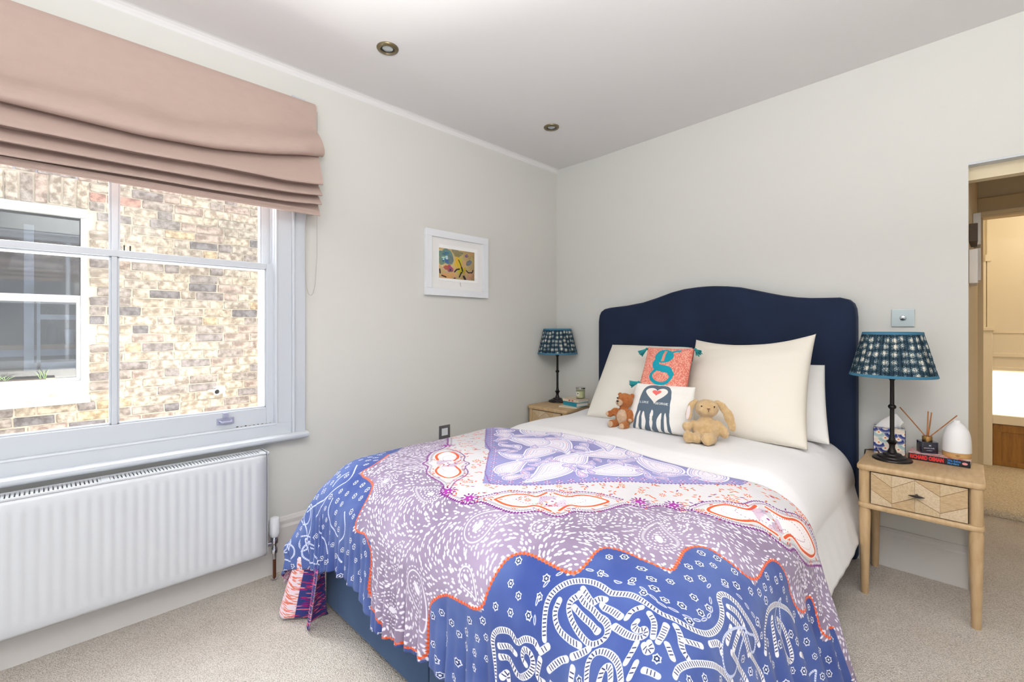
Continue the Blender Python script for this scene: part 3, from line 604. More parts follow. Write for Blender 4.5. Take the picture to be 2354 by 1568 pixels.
# white duvet
LINEN = M('white_linen', (232,230,230), .85, bump=(25, .12, .01), spec=.2)
s, u = np.meshgrid(np.linspace(-1.03, 1.17, 220), np.linspace(0, 1, 190)); t = -1.06 + u*2.14       # t<0 runs up to the headboard
x, y, z = quilt(s, t, -.014, ripple=.07, edge=False)
hd_ = np.clip((-.30-y)/-.20, 0, 1); z = z-.02*hd_**2
side = np.clip((np.abs(s)-.6)/.4, 0, 1); yy_ = np.clip((y+1.2)/.9, 0, 1)
x = x - np.where(s > 0, .012*np.clip(s/.4,0,1)+.02*side, -.006*side-.012*yy_*side)
x = np.where(s < 0, np.maximum(x, .352+.06*np.clip((y+1.0)/.5, 0, 1)), x)
rng2 = np.random.RandomState(3); wr = np.zeros_like(x)
for k in range(14):
    a = rng2.uniform(-.6, 1.2); f = rng2.uniform(10, 34); wr += (.0011/(f/12))*np.sin(f*(x*math.cos(a)+y*math.sin(a))+rng2.uniform(0, 6)+1.5*np.sin(3*x+k))
und = np.clip((-1.02-y)/.10, 0, 1); wr = wr*(1-.85*und); z = z+wr*np.clip(1.2-side, 0, 1)-.020*und; x = x+wr*1.2*side*np.sign(s)-.012*und*side*np.sign(s)
V = np.stack([x, y, np.maximum(z, .03)], -1).reshape(-1, 3)
duv = from_np('duvet', V, gridF(*s.shape), LINEN); duv.modifiers.new('t', 'SOLIDIFY').thickness = .014
tag(duv, 'plain white duvet spread over the bed, bare near the pillows', 'duvet')
# patterned quilt
PAT = {"lav":[[[-649,27],[-348,433],[8,749],[100,678],[177,596],[267,455],[365,327],[442,265],[523,179],[587,117],[653,60]]],"scal":[[[-636,302],[-476,490],[-440,568],[-444,612],[-393,696],[-340,751],[-340,782],[-286,809],[-222,861],[-164,868],[-103,864],[-56,872],[-49,901],[6,899],[45,894],[107,883],[128,844],[198,839],[265,826],[299,802],[316,764],[363,767],[393,740],[386,687],[429,652],[444,598],[450,503],[474,490],[510,479],[517,428],[557,409],[587,415],[598,384],[634,380],[692,393],[739,376],[786,311],[824,302],[873,265],[873,219],[914,196],[967,124],[999,0],[1031,0]]],"purp":[[[100,846],[119,788],[130,720],[213,674],[216,603],[280,598],[303,532],[374,493],[429,479]],[[596,364],[613,294],[658,249],[702,238],[711,172],[737,133],[781,126],[816,49],[850,22],[895,18],[965,0],[999,0]],[[-429,545],[-354,574],[-286,623],[-246,667],[-201,652],[-192,698],[-130,714],[-96,756],[-75,813],[-43,848]]],"orng":[[[158,809],[160,756],[184,718],[216,698],[241,696],[235,640]],[[158,809],[201,811],[237,802],[273,778],[284,740],[344,742]],[[256,623],[307,616],[318,565],[350,541],[384,532],[410,528],[408,566],[401,612],[380,647],[348,661],[359,720]],[[728,196],[726,247],[702,263],[672,270],[649,303],[643,349],[677,364],[707,360],[734,338],[754,289],[786,283],[818,267]],[[749,166],[777,163],[805,141],[830,75],[871,57],[914,44],[950,33],[952,73],[903,164],[865,181],[841,196],[837,243]],[[-325,718],[-376,672],[-399,625],[-395,585],[-346,601],[-297,643],[-273,693]],[[-252,782],[-218,820],[-160,833],[-111,822],[-120,773],[-152,736],[-214,724]]],"star":[[[299,682]],[[775,230]],[[-265,729]]],"pflw":[[[-21,881]],[[81,859]],[[472,448]],[[557,387]],[[-478,492]]],"zig":[[[-581,687],[-483,841],[-515,894],[-376,961],[-344,1003],[-337,1063],[-361,1142],[-235,1168],[-229,1228],[-235,1272],[-241,1352],[-167,1376],[-135,1423],[8,1359],[96,1347],[98,1301],[102,1211],[124,1164],[181,1111],[254,1095],[331,1082],[339,1023],[350,963],[367,926],[408,905],[465,903],[551,897],[561,855],[555,802],[570,771],[623,755],[719,769],[711,713],[696,632],[722,579],[773,581],[858,561],[839,428],[858,371],[916,345],[1040,320],[1021,192],[1050,181],[1157,199],[1174,69]]],"rope":[[[534,1042],[523,1009],[514,970],[527,936],[557,903],[608,881],[660,890],[692,895],[732,910],[773,914],[792,895],[822,879],[848,841],[854,793],[839,749],[811,724],[818,696],[850,683],[890,667],[946,632],[967,630]],[[583,926],[568,947],[576,968],[606,987],[638,996],[668,996],[685,981],[670,952],[634,936],[600,934],[583,923]],[[544,957],[542,985],[561,1007],[596,1012],[623,1009]],[[585,910],[606,919],[621,926],[630,910],[645,906]],[[643,919],[670,930],[696,947]],[[585,952],[613,959],[643,963],[658,972]],[[711,950],[715,936],[734,925]],[[739,959],[734,970],[754,981],[764,970],[775,985],[760,996],[728,987],[690,965]],[[756,932],[777,947],[790,983]],[[794,930],[803,961],[805,987]],[[803,910],[820,921],[843,954],[863,952]],[[830,926],[852,890]],[[860,857],[873,819],[890,826]],[[841,720],[863,700],[895,694]],[[852,740],[890,713],[931,704],[954,702]],[[873,751],[886,791]],[[895,727],[909,773]],[[993,614],[959,570],[920,539],[933,473],[969,409],[1029,362]],[[950,519],[986,532],[1031,543]],[[974,477],[1010,499],[1093,468],[1087,446],[1035,446],[999,451],[974,477]],[[615,1082],[617,1054]],[[660,1067],[653,1027],[670,1009],[700,1016],[734,1040],[756,1076]],[[696,1069],[698,1042],[715,1043],[728,1073]],[[751,1040],[758,1018],[760,1005]],[[773,1069],[777,1042]],[[801,1053],[837,1053]],[[865,1021],[860,996],[875,919],[903,855],[959,809]],[[909,786],[974,744],[999,736]],[[961,691],[1021,652],[1044,651]],[[1087,417],[1149,344],[1157,400]],[[779,1007],[792,1021],[803,1010],[788,998]],[[820,974],[843,994]],[[395,1217],[382,1153],[374,1127],[382,1102],[414,1080],[440,1078],[457,1091],[480,1067],[506,1058],[519,1067]],[[399,1127],[429,1109],[453,1115]],[[406,1148],[425,1137],[446,1148],[468,1166],[502,1131],[510,1104],[500,1085],[480,1089],[474,1113],[489,1118]],[[529,1085],[523,1111],[519,1131],[542,1127]],[[527,1071],[547,1049]],[[555,1093],[581,1058],[598,1047]],[[611,1036],[649,1005]],[[414,1190],[427,1169],[431,1193]]],"rope2":[[[-585,831],[-519,921],[-581,947],[-645,1001],[-756,1062]],[[-446,1062],[-412,1138],[-478,1182],[-438,1241]],[[-568,990],[-577,1040],[-532,1096],[-480,1144]],[[-690,1082],[-577,1144],[-566,1199]],[[-581,875],[-606,897],[-613,934]],[[-848,1025],[-760,1009],[-615,974]]],"paist":[[[-36,1071],[-98,1091],[111,1032]]]}
K = Cloth(SL+SR, T+.02, 1000, (148,132,155))
X = lambda P: [(p[0]/1000.+SL, p[1]/1000.) for p in P]
BLUE, MAUVE, LAV, WHT, ORG, PUR, NAV = (74,92,148), (148,132,155), (140,138,188), (226,223,227), (216,84,42), (112,34,118), (34,40,66)
zig = X(PAT['zig'][0]); sc = X(PAT['scal'][0]); la = X(PAT['lav'][0])
# soft cloud dye over the mauve ground
lowf = lambda n: np.kron(RNG.rand(n, n*2), np.ones((1, 1)))
def noise(n):
    a = RNG.rand(n, int(n*1.7)); yi = np.linspace(0, a.shape[0]-1.001, K.H); xi = np.linspace(0, a.shape[1]-1.001, K.W)
    y0, x0 = yi.astype(int), xi.astype(int); fy, fx = (yi-y0)[:, None], (xi-x0)[None, :]
    fy, fx = fy*fy*(3-2*fy), fx*fx*(3-2*fx)
    return (a[y0][:, x0]*(1-fy)*(1-fx)+a[y0+1][:, x0]*fy*(1-fx)+a[y0][:, x0+1]*(1-fy)*fx+a[y0+1][:, x0+1]*fy*fx).astype(np.float32)
dye = noise(9)*.6+noise(24)*.3+noise(60)*.1
BP = [(zig[0][0]-.12, .45), (zig[0][0]-.02, .62)]+list(zig)+[(SL+SR, zig[-1][1]), (SL+SR, T+.02), (0, T+.02), (0, .45)]
WP = [(sc[0][0]-.20, 0.)]+list(sc)+[(sc[-1][0], 0)]
blue = K.poly(BP, 0, mask=True); white = K.poly(WP, 0, mask=True); lav = K.poly([(la[0][0], 0)]+list(la)+[(la[-1][0], 0)], 0, mask=True)
K.a += ((dye-.5)*46)[..., None]
K.a[blue] = np.array(BLUE)+((dye[blue]-.5)*60)[:, None]*np.array([1, 1, .7])
K.a[white] = np.array((206,203,205))+((dye[white]-.5)*16)[:, None]
K.a[lav] = np.array(LAV)+((dye[lav]-.5)*30)[:, None]
inm = lambda m, p: 0 <= int(p[1]*1000) < K.H and 0 <= int(p[0]*1000) < K.W and m[int(p[1]*1000), int(p[0]*1000)]
def dashes(P, w, L, gap, c, cross=False, jit=.0):
    R = resample(P, L+gap)
    for i in range(len(R)-1):
        d = R[i+1]-R[i]; n = np.hypot(*d)+1e-9; d = d/n; m = R[i]+d*L/2+RNG.uniform(-jit, jit, 2)
        if cross: K.ell(m[0], m[1], L/2, w/2, math.atan2(d[0], -d[1]), c)
        else: K.ell(m[0], m[1], L/2, w/2, math.atan2(d[1], d[0]), c)
def teardrop(cx, cy, L, ang, k=1.0, curl=.5):
    P = []
    for q in np.linspace(0, 2*PI, 48):
        r = k*L*(.30+.0*q); bx_ = -.2*L+k*.34*L*math.cos(q); by_ = k*.30*L*math.sin(q)
        if math.cos(q) > 0: f = math.cos(q)**2; bx_ += k*.42*L*f; by_ = by_*(1-.55*f)+k*curl*L*.35*f*f
        P.append((cx+bx_*math.cos(ang)-by_*math.sin(ang), cy+bx_*math.sin(ang)+by_*math.cos(ang)))
    return P
# mauve field: dashed paisleys, then loose dashes along a swirling flow
WD = (226,220,229)
mauve = ~(blue | white | lav)
occ = np.zeros((K.H//8+2, K.W//8+2), bool)
def mark(p, r):
    i, j = int(p[1]*125), int(p[0]*125); q = int(r*125)+1; occ[max(0, i-q):i+q, max(0, j-q):j+q] = True
def ms(P, **k):
    for p in P:
        if not inm(mauve, p): return False
    return True
cents = []
for q in range(900):
    c = (RNG.uniform(.05, SL+SR-.05), RNG.uniform(.02, T)); L = RNG.choice([.20,.16,.12,.09])
    if not inm(mauve, c) or any(math.hypot(c[0]-e[0], c[1]-e[1]) < .58*(L+e[2]) for e in cents): continue
    an = RNG.uniform(0, 2*PI); P = teardrop(*c, L, an, 1.12)
    if sum(inm(mauve, p) for p in P) < 36: continue
    cents.append((*c, L)); kind = RNG.randint(3)
    cl = lambda Q: [p for p in Q if inm(mauve, p)]
    for k_, cr_ in ((1.08, False), (.88, kind == 0), (.62, False), (.36, kind == 1)):
        Q = cl(teardrop(*c, L, an, k_))
        if len(Q) < 4: continue
        if k_ == .88 and kind == 2: K.line(Q, .0035, WD)
        elif L*k_ > .04: dashes(Q, .0045 if not cr_ else .004, .0085, .0055 if not cr_ else -.001, WD, cr_)
    K.ell(c[0]-.2*L*math.cos(an), c[1]-.2*L*math.sin(an), .012*L/.1, .006*L/.1, an, WD)
    for p in teardrop(*c, L, an, 1.05)+teardrop(*c, L, an, .7)+teardrop(*c, L, an, .4): mark(p, .0055)
for q in range(30000):
    c = (RNG.uniform(0, SL+SR), RNG.uniform(0, T))
    if not inm(mauve, c) or occ[int(c[1]*125), int(c[0]*125)]: continue
    an = 2.2*math.sin(c[0]*7+1)+2.0*math.cos(c[1]*8)+RNG.uniform(-.25,.25); K.ell(c[0], c[1], RNG.uniform(.0048,.0078), RNG.uniform(.0023,.0034), an, WD); mark(c, .0030)
fl_n = 0
# blue field: little outlined stars, rope-like paisleys
ropes = [smooth(X(P), 2) for P in PAT['rope']]; rp2 = [smooth(X(P), 2) for P in PAT['rope2']]
for q in range(60):                       # further paisleys outside the part that could be traced one by one
    c = (RNG.uniform(.02, .42), RNG.uniform(.5, 1.2)) if q < 44 else (RNG.uniform(2.0, 2.5), RNG.uniform(.35, 1.4))
    if inm(blue, c): rp2.append(np.array(teardrop(*c, RNG.uniform(.06,.15), RNG.uniform(0, 6), 1)))
allr = np.vstack([resample(r_, .012) for r_ in ropes+rp2])
dark = (46,52,86)
for P in ropes:
    w = .0135; K.line(P, w, WHT); R = resample(P, .0075)
    for i in range(1, len(R)-1):
        d = R[i+1]-R[i-1]; d = d/(np.hypot(*d)+1e-9); n = np.array([-d[1], d[0]])+d*.25; K.seg(R[i]-n*w*.30, R[i]+n*w*.30, .0026, dark)
for P in rp2:
    K.line(P, .0055, (214,218,234)); R = resample(P, .006)
    for i in range(1, len(R)-1):
        d = R[i+1]-R[i-1]; d = d/(np.hypot(*d)+1e-9); n = np.array([-d[1], d[0]]); K.seg(R[i]-n*.0014, R[i]+n*.0014, .0018, (110,126,184))
stars = np.zeros((0, 2))
for q in range(7000):
    c = np.array((RNG.uniform(0, SL+SR), RNG.uniform(0, T)))
    if not inm(blue, c) or np.min(np.hypot(*(allr-c).T)) < .019 or (len(stars) and np.min(np.hypot(*(stars-c).T)) < .031) or not all(inm(blue, c+np.array(o_)) for o_ in ((.018,0),(-.018,0),(0,.018),(0,-.018))): continue
    stars = np.vstack([stars, c]); a0 = RNG.uniform(0, 1); r0 = RNG.uniform(.010, .0125)
    st = lambda k_: [(c[0]+k_*r0*(1 if i % 2 else .74)*math.cos(a0+i*PI/6), c[1]+k_*r0*(1 if i % 2 else .74)*math.sin(a0+i*PI/6)) for i in range(12)]
    K.poly(st(1), WHT); K.poly(st(.74), (112,134,196)); K.poly(st(.60), NAV); K.ell(c[0], c[1], .0032, .0032, 0, (214,220,240))
for P in ropes[:1]:                       # pale dash line that shadows the large rope
    R = resample(P, .03); 
    for i in range(1, len(R)-1):
        d = R[i+1]-R[i-1]; d = d/(np.hypot(*d)+1e-9); n = np.array([d[1], -d[0]]); p = R[i]+n*.028
        if inm(blue, p): K.ell(p[0], p[1], .010, .0035, math.atan2(d[1], d[0]), WHT); K.ell(p[0], p[1], .0075, .0016, math.atan2(d[1], d[0]), BLUE)
# orange blanket stitch on the zigzag
Zs = smooth(zig, 2); K.line(Zs, .005, (226,110,80)); dashes(Zs, .010, .006, .006, ORG, False, .0005)
# white band: orange flower dashes
band = white & ~lav
for q in range(14000):
    c = (RNG.uniform(0, SL+SR), RNG.uniform(0, T))
    if inm(band, c) and math.sin(c[0]*60+2*math.sin(c[1]*31))*math.sin(c[1]*57+c[0]*20) > .10 and not occ[int(c[1]*125), int(c[0]*125)]:
        an = 3*math.sin(c[0]*40)+3*math.cos(c[1]*45); K.ell(c[0], c[1], .0072, .0025, an, ORG if RNG.rand() < .88 else PUR); mark(c, .003)
for q in range(150):
    c = (RNG.uniform(.3, 2.2), RNG.uniform(0, .85))
    if inm(band, c):
        K.ell(c[0], c[1], .014, .014, 0, (228,226,228))
        for i in range(9): K.ell(c[0]+.009*math.cos(i*.7), c[1]+.009*math.sin(i*.7), .005, .0018, i*.7, ORG)
# medallions
for P in PAT['orng']:
    P = smooth(X(P), 2); hull = P
for grp in ((0,1,2),(3,4),(5,6)):
    pts = np.vstack([np.array(X(PAT['orng'][i])) for i in grp]); c = pts.mean(0)
    P = [p for p in pts]; ang = np.arctan2(*(pts-c).T[::-1]); 
    for i in grp: K.poly([tuple(p) for p in smooth(X(PAT['orng'][i]), 2)], (240,232,232))
    for i in grp: K.line(smooth(X(PAT['orng'][i]), 2), .016, (250,226,214))
    for i in grp:
        S_ = smooth(X(PAT['orng'][i]), 2); K.line(S_, .009, ORG)
        Q = c+(np.array(S_)-c)*.62
        dashes(Q, .003, .005, .006, (120,60,110))
        Q = np.array(S_); dashes(c+(Q-c)*.82, .0022, .004, .005, (214,120,120))
for P in PAT['star']:
    c = X(P)[0]
    for i in range(14):
        for sg in (-1, 1): K.seg((c[0]+sg*(.012+.002*(i % 3))+.018*math.cos(.78)*0, c[1]-.04+.006*i), (c[0]+sg*(.055-abs(i-6.5)*.005), c[1]-.04+.006*i), .0022, (150,90,150))
    K.ell(c[0], c[1], .022, .007, .78, (240,234,238)); K.ell(c[0], c[1], .022, .007, -.78, (240,234,238)); K.ell(c[0], c[1], .005, .005, 0, (150,60,140))
def comb(P, w, c1, c2):
    P = smooth(P, 2); K.line(P, w*.25, c1); dashes(P, w, .0062, .004, c1, False, .0006)
    R = resample(P, .0058)
    for i in range(1, len(R)-1):
        d = R[i+1]-R[i-1]; d = d/(np.hypot(*d)+1e-9); n = np.array([d[1], -d[0]]); K.seg(R[i]+n*.010, R[i]+n*.016, .0018, c2)
comb(sc, .011, PUR, (70,36,84))
for P in PAT['purp']: comb(X(P)[::-1], .008, (108,48,120), (110,60,120))
for P in PAT['pflw']:
    c = X(P)[0]
    for i in range(12): a = i*PI/6; K.ell(c[0]+.026*math.cos(a), c[1]+.026*math.sin(a), .007, .003, a, PUR)
    for i in range(6): a = i*PI/3; K.ell(c[0]+.009*math.cos(a), c[1]+.009*math.sin(a), .010, .006, a, (154,44,150))
    K.ell(c[0]+.003, c[1], .004, .003, 0, (236,220,236))
dashes(smooth(la, 1), .007, .007, .007, PUR, False, .001)
# lavender centre: dense pale paisleys
cl2 = []
for q in range(4000):
    c = (RNG.uniform(.5, 1.9), RNG.uniform(0, .72)); L = [.22,.17,.12,.085,.06,.045][min(5, q//500)]; an = RNG.uniform(0, 6.3)
    if not inm(lav, c) or any(math.hypot(c[0]-e[0], c[1]-e[1]) < .36*(L+e[2]) for e in cl2): continue
    P = teardrop(*c, L, an, 1.1)
    m2 = [np.array(p) for p in P]
    if not all(inm(lav, p) or p[1] < 0 for p in P): continue
    dist = min(np.hypot(*(np.array(la)[:, None]-np.array(P)[None]).reshape(-1, 2).T))
    if not (inm(lav, (c[0], min(c[1]+L*.55+.05, T))) and inm(lav, (c[0]-.05-L*.3, c[1])) and inm(lav, (c[0]+.05+L*.3, c[1]))): continue
    cl2.append((*c, L)); K.poly(P, (230,226,236)); K.line(P, .004, (236,232,240)); K.line(teardrop(*c, L, an, .98), .004, (160,154,204)); K.line(teardrop(*c, L, an, .86), .003, (170,160,206))
    dashes(teardrop(*c, L, an, .72), .003, .005, .004, (176,120,170) if q % 3 else (206,80,90)); K.line(teardrop(*c, L, an, .5), .0025, (176,168,206)); dashes(teardrop(*c, L, an, .28), .003, .004, .004, (190,120,160))
for i in range(60):
    R = resample(la, .045)
    if i < len(R):
        c = R[i]+np.array((0, -.04))
        for k_ in range(8): K.ell(c[0]+.009*math.cos(k_*PI/4), c[1]+.009*math.sin(k_*PI/4), .005, .0016, k_*PI/4, (232,220,236) if k_ % 2 else (190,60,110))
# border strip down the hem at the window side
K.a[:, :70] = np.array((226,206,220)); 
for q in range(240): y_ = q*.0062; K.ell(.076, y_, .009, .0022, 0, (168,30,110)); 
for q in range(700): K.ell(RNG.uniform(0,.06), RNG.uniform(0,T), .004, .0018, 0, (196,70,120))
QIM = K.image('quilt_print')
QM = cloth_mat('printed_quilt', QIM, .9, None); nt = QM.node_tree; p = nt.nodes['Principled BSDF']
uvn = [n for n in nt.nodes if n.type == 'UVMAP'][0]
wvn = nt.nodes.new('ShaderNodeTexWave'); wvn.bands_direction = 'Y'; wvn.inputs['Scale'].default_value = 17; wvn.inputs['Distortion'].default_value = 1.2; wvn.inputs['Detail'].default_value = 2; nt.links.new(uvn.outputs[0], wvn.inputs['Vector'])
nz = nt.nodes.new('ShaderNodeTexNoise'); nz.inputs['Detail'].default_value = 4; mpn = nt.nodes.new('ShaderNodeMapping'); mpn.inputs['Scale'].default_value = (70, 14, 1); nt.links.new(uvn.outputs[0], mpn.inputs[0]); nt.links.new(mpn.outputs[0], nz.inputs['Vector']); nz.inputs['Scale'].default_value = 1
am = nt.nodes.new('ShaderNodeMath'); am.operation = 'MULTIPLY_ADD'; am.inputs[1].default_value = .12; nt.links.new(wvn.outputs['Fac'], am.inputs[0]); nt.links.new(nz.outputs['Fac'], am.inputs[2])
bn = nt.nodes.new('ShaderNodeBump'); bn.inputs['Strength'].default_value = .35; bn.inputs['Distance'].default_value = .006; nt.links.new(am.outputs[0], bn.inputs['Height']); nt.links.new(bn.outputs[0], p.inputs['Normal'])
s, u = np.meshgrid(np.linspace(-SL, SR, 420), np.linspace(0, 1, 250)); t = u*np.interp(s, HS, HT)
uv = np.stack([(s+SL)/(SL+SR), 1-t/(T+.02)], -1).reshape(-1, 2)
ql = sheet('quilt', s, t, QM, None, uv, 0.0); ql.modifiers.new('t', 'SOLIDIFY').thickness = .006
tag(ql, 'blue, mauve and white paisley quilt thrown over the foot of the bed', 'quilt')
# trailing corner fold of the quilt, lining side showing
CF = Cloth(.30, .40, 800, (226,206,214))
for q in range(420): CF.ell(RNG.uniform(0,.15), RNG.uniform(0,.4), .006, .0028, RNG.uniform(-.4,.4), (216,110,84))
CF.poly([(.15,0),(.30,0),(.30,.40),(.15,.40)], (52,58,118))
for q in range(380): CF.ell(RNG.uniform(.15,.30), RNG.uniform(0,.4), .0065, .003, RNG.uniform(-.4,.4), [(196,44,84),(150,30,110),(226,130,140)][q % 3])
cu, cvv = np.meshgrid(np.linspace(0, 1, 46), np.linspace(0, 1, 34))
ax_ = .385+.215*cu+.018*np.sin(cu*PI*4); ay_ = -2.225+.03*cu+.062*np.sin(cu*PI*3.4+.4)*(.45+.55*cvv)-.045*cvv*(1-cu); az_ = .262-.02*cu-(.25-.05*np.sin(cu*PI*2.2)*(cu < .46))*cvv**.9
ax_ = ax_ - .035*cvv*(1-cu)-.03*np.sin(cvv*3.1)*(1-cu)**2-.012*cvv
az_ = np.maximum(az_, .008+.006*cu)
V = np.stack([ax_, ay_, az_], -1).reshape(-1, 3)
cf = from_np('corner_fold', V, gridF(*cu.shape), cloth_mat('fold_print', CF.image('fold_print'), .9, (150,.3,.003)), ql, np.stack([cu, 1-cvv], -1).reshape(-1, 2)); cf.modifiers.new('t', 'SOLIDIFY').thickness = .006
cf['label'] = 'pink and orange printed corner trailing to the floor'
# ------------------------------------------------------------------ pillows and cushions
def cushion_V(BL, BR, TL, TR, T_, n=40, e=(.05,.05,.05,.05), pw=.42, seed=0, wr=.004, bot=.0):
    BL, BR, TL, TR = map(np.array, (BL, BR, TL, TR)); q = np.linspace(-1, 1, n); q = np.sign(q)*(1-(1-np.abs(q))**1.35); Ug, Vg = np.meshgrid(q, q)
    # edges drawn in between the corners: e = bottom, right, top, left
    kx = np.where(Ug > 0, e[1], e[3])*np.abs(Ug)**2*(1-Vg**2); ky = np.where(Vg > 0, e[2], e[0])*np.abs(Vg)**2*(1-Ug**2)
    a = (Ug*(1-kx)+1)/2; b = (Vg*(1-ky)+1)/2
    B = BL*((1-a)*(1-b))[..., None]+BR*(a*(1-b))[..., None]+TL*((1-a)*b)[..., None]+TR*(a*b)[..., None]
    nrm = np.cross(TL+TR-BL-BR, BR+TR-BL-TL); nrm = nrm/np.linalg.norm(nrm)          # points to the front
    if nrm[1] > 0: nrm = -nrm
    h = ((1-Ug**2)*(1-Vg**2))**pw*(1-.18*Vg-bot*Vg)
    r = np.random.RandomState(seed); w = np.zeros_like(Ug)
    for k in range(10):
        an = r.uniform(0, PI); f = r.uniform(3, 11); w += np.sin(f*(Ug*math.cos(an)+Vg*math.sin(an))+r.uniform(0, 6)+np.sin(2*Vg*k))/f*6
    w = w*wr*(1-Ug**2)**.3*(1-Vg**2)**.3/3
    F_ = B+nrm*(T_/2*h+w)[..., None]; K_ = B-nrm*(T_/2*h*.8)[..., None]
    return Ug, Vg, F_, K_, nrm
def cushion(name, m, label, cat, pts, T_, uvfront=True, parent=None, piping=None, group=None, **kw):
    Ug, Vg, F_, K_, nrm = cushion_V(*pts, T_, **kw); n = Ug.shape[0]
    V = np.vstack([F_.reshape(-1, 3), K_.reshape(-1, 3)]); g0 = gridF(n, n); F = np.vstack([g0, g0[:, ::-1]+n*n])
    u0 = np.stack([(Ug+1)/2, (Vg+1)/2], -1).reshape(-1, 2); uv = np.vstack([u0, u0*.02+.005])
    me_o = from_np(name, V, F, m, parent, uv)
    b = bmesh.new(); b.from_mesh(me_o.data); bmesh.ops.remove_doubles(b, verts=b.verts, dist=.0004); bmesh.ops.recalc_face_normals(b, faces=b.faces); b.to_mesh(me_o.data); b.free(); me_o.data.shade_smooth()
    tag(me_o, label, cat, group)
    if piping:
        edge = list(F_[0])+list(F_[:, -1])+list(F_[-1][::-1])+list(F_[::-1, 0]); MB().tube([tuple(p_) for p_ in edge[::2]]+[tuple(edge[0])], .0028, 6).build('piping', piping, me_o, smooth=True)
    return me_o, F_, nrm
CREAM = M('cream_cotton', (228,220,206), .88, bump=(40, .15, .006), spec=.2)
PILW = M('white_pillowcase', (230,227,222), .88, bump=(40, .15, .006), spec=.2)
OAT = M('oat_linen', (222,216,204), .9, wave=(140, .2, .001), spec=.2)
cushion('pillow', PILW, 'white pillow behind the big cushion on the lamp and window side, only a sliver showing', 'pillow', ((.60,-.36,.66),(1.22,-.34,.66),(.60,-.135,.985),(1.20,-.135,.985)), .12, seed=2, e=(.03,.02,.02,.02), group='white pillows at the back')
cushion('pillow', PILW, 'white pillow peeping out behind the large cushion, nearest the reed diffuser', 'pillow', ((1.30,-.36,.655),(1.955,-.36,.64),(1.26,-.135,.985),(1.895,-.14,1.003)), .14, seed=4, e=(.03,.02,.02,.02), group='white pillows at the back')
cushion('square_cushion', OAT, 'pale oat square cushion leaning behind the teddy bear', 'cushion', ((.745,-.63,.65),(1.295,-.62,.65),(.672,-.22,1.078),(1.235,-.22,1.075)), .15, seed=6, e=(.03,.03,.02,.03))
cushion('square_cushion', CREAM, 'largest cream cushion with pointed corners, behind the bunny', 'cushion', ((1.31,-.60,.65),(1.905,-.55,.642),(1.262,-.235,1.125),(1.878,-.25,1.166)), .19, seed=8, e=(.02,.06,.22,.04), pw=.40)
# coral letter cushion
G = Cloth(.30, .30, 1500, (222,138,118))
for i in range(46):
    for j in range(60):
        x_, y_ = (j+.5*(i % 2))*.0052, i*.0066; c = [(208,98,86),(238,188,168),(214,116,100),(232,166,144)][RNG.randint(4)]
        G.seg((x_-.0018, y_+.002), (x_, y_-.002), .0017, c); G.seg((x_, y_-.002), (x_+.0018, y_+.002), .0017, c)
TEAL = (22,152,168)
def loop(cx, cy, rx, ry, n=40): return [(cx+rx*math.cos(k*2*PI/n), cy+ry*math.sin(k*2*PI/n)) for k in range(n+1)]
G.ell(.138,.078,.060,.052,0,TEAL); G.poly([(.133,.038),(.149,.036),(.146,.118),(.128,.120)], (222,140,116)); G.line([(.18,.045),(.205,.033),(.222,.03)], .016, TEAL)
G.ell(.222,.032,.014,.010,-.2,TEAL); G.poly(smooth([(.10,.115),(.085,.14),(.09,.165),(.125,.175),(.18,.18),(.205,.20),(.20,.235),(.215,.20),(.21,.165),(.175,.148),(.13,.142),(.115,.135),(.125,.12),(.10,.115)],2), TEAL)
G.line(smooth([(.10,.118),(.088,.138),(.098,.158),(.14,.165),(.185,.172),(.208,.20)],2), .034, TEAL)
G.line(smooth([(.105,.175),(.078,.20),(.082,.235),(.125,.262),(.18,.258),(.208,.225),(.21,.195)],2), .020, TEAL); G.line(smooth([(.10,.172),(.14,.182),(.19,.188)],2), .014, TEAL)
GMAT = cloth_mat('coral_print', G.image('coral_print'), .9, (160,.3,.003))
go, GF, gn = cushion('letter_cushion', GMAT, 'small coral cushion with a teal letter g and tassels', 'cushion', ((1.115,-.655,.84),(1.385,-.655,.845),(1.072,-.46,1.078),(1.345,-.46,1.079)), .085, piping=M('coral_edge', (206,104,88), .9), seed=9, e=(.03,.03,.04,.03), pw=.38)
TASM = M('teal_tassel', (34,140,142), .9, bump=(300, .6, .003))
for (c, d) in (((1.068,-.463,1.074),(-.045,-.01,-.035)),((1.350,-.463,1.08),(.035,-.02,-.025)),((1.120,-.650,.893),(-.052,-.012,-.014)),((1.39,-.655,.845),(.03,-.01,-.03))):
    c, d = Vector(c), Vector(d); mb = MB(); mb.ell(c+d*.12, (.008,.008,.008))
    for k in range(16):
        a = k*PI/8; s1 = d.orthogonal().normalized(); s2 = d.cross(s1).normalized(); o_ = s1*math.cos(a)+s2*math.sin(a)
        mb.tube([c+d*.1, c+d*.5+o_*.008, c+d+o_*(.010+.005*(k % 3))], .0028, 5)
    mb.build('tassel', TASM, go, off=False)
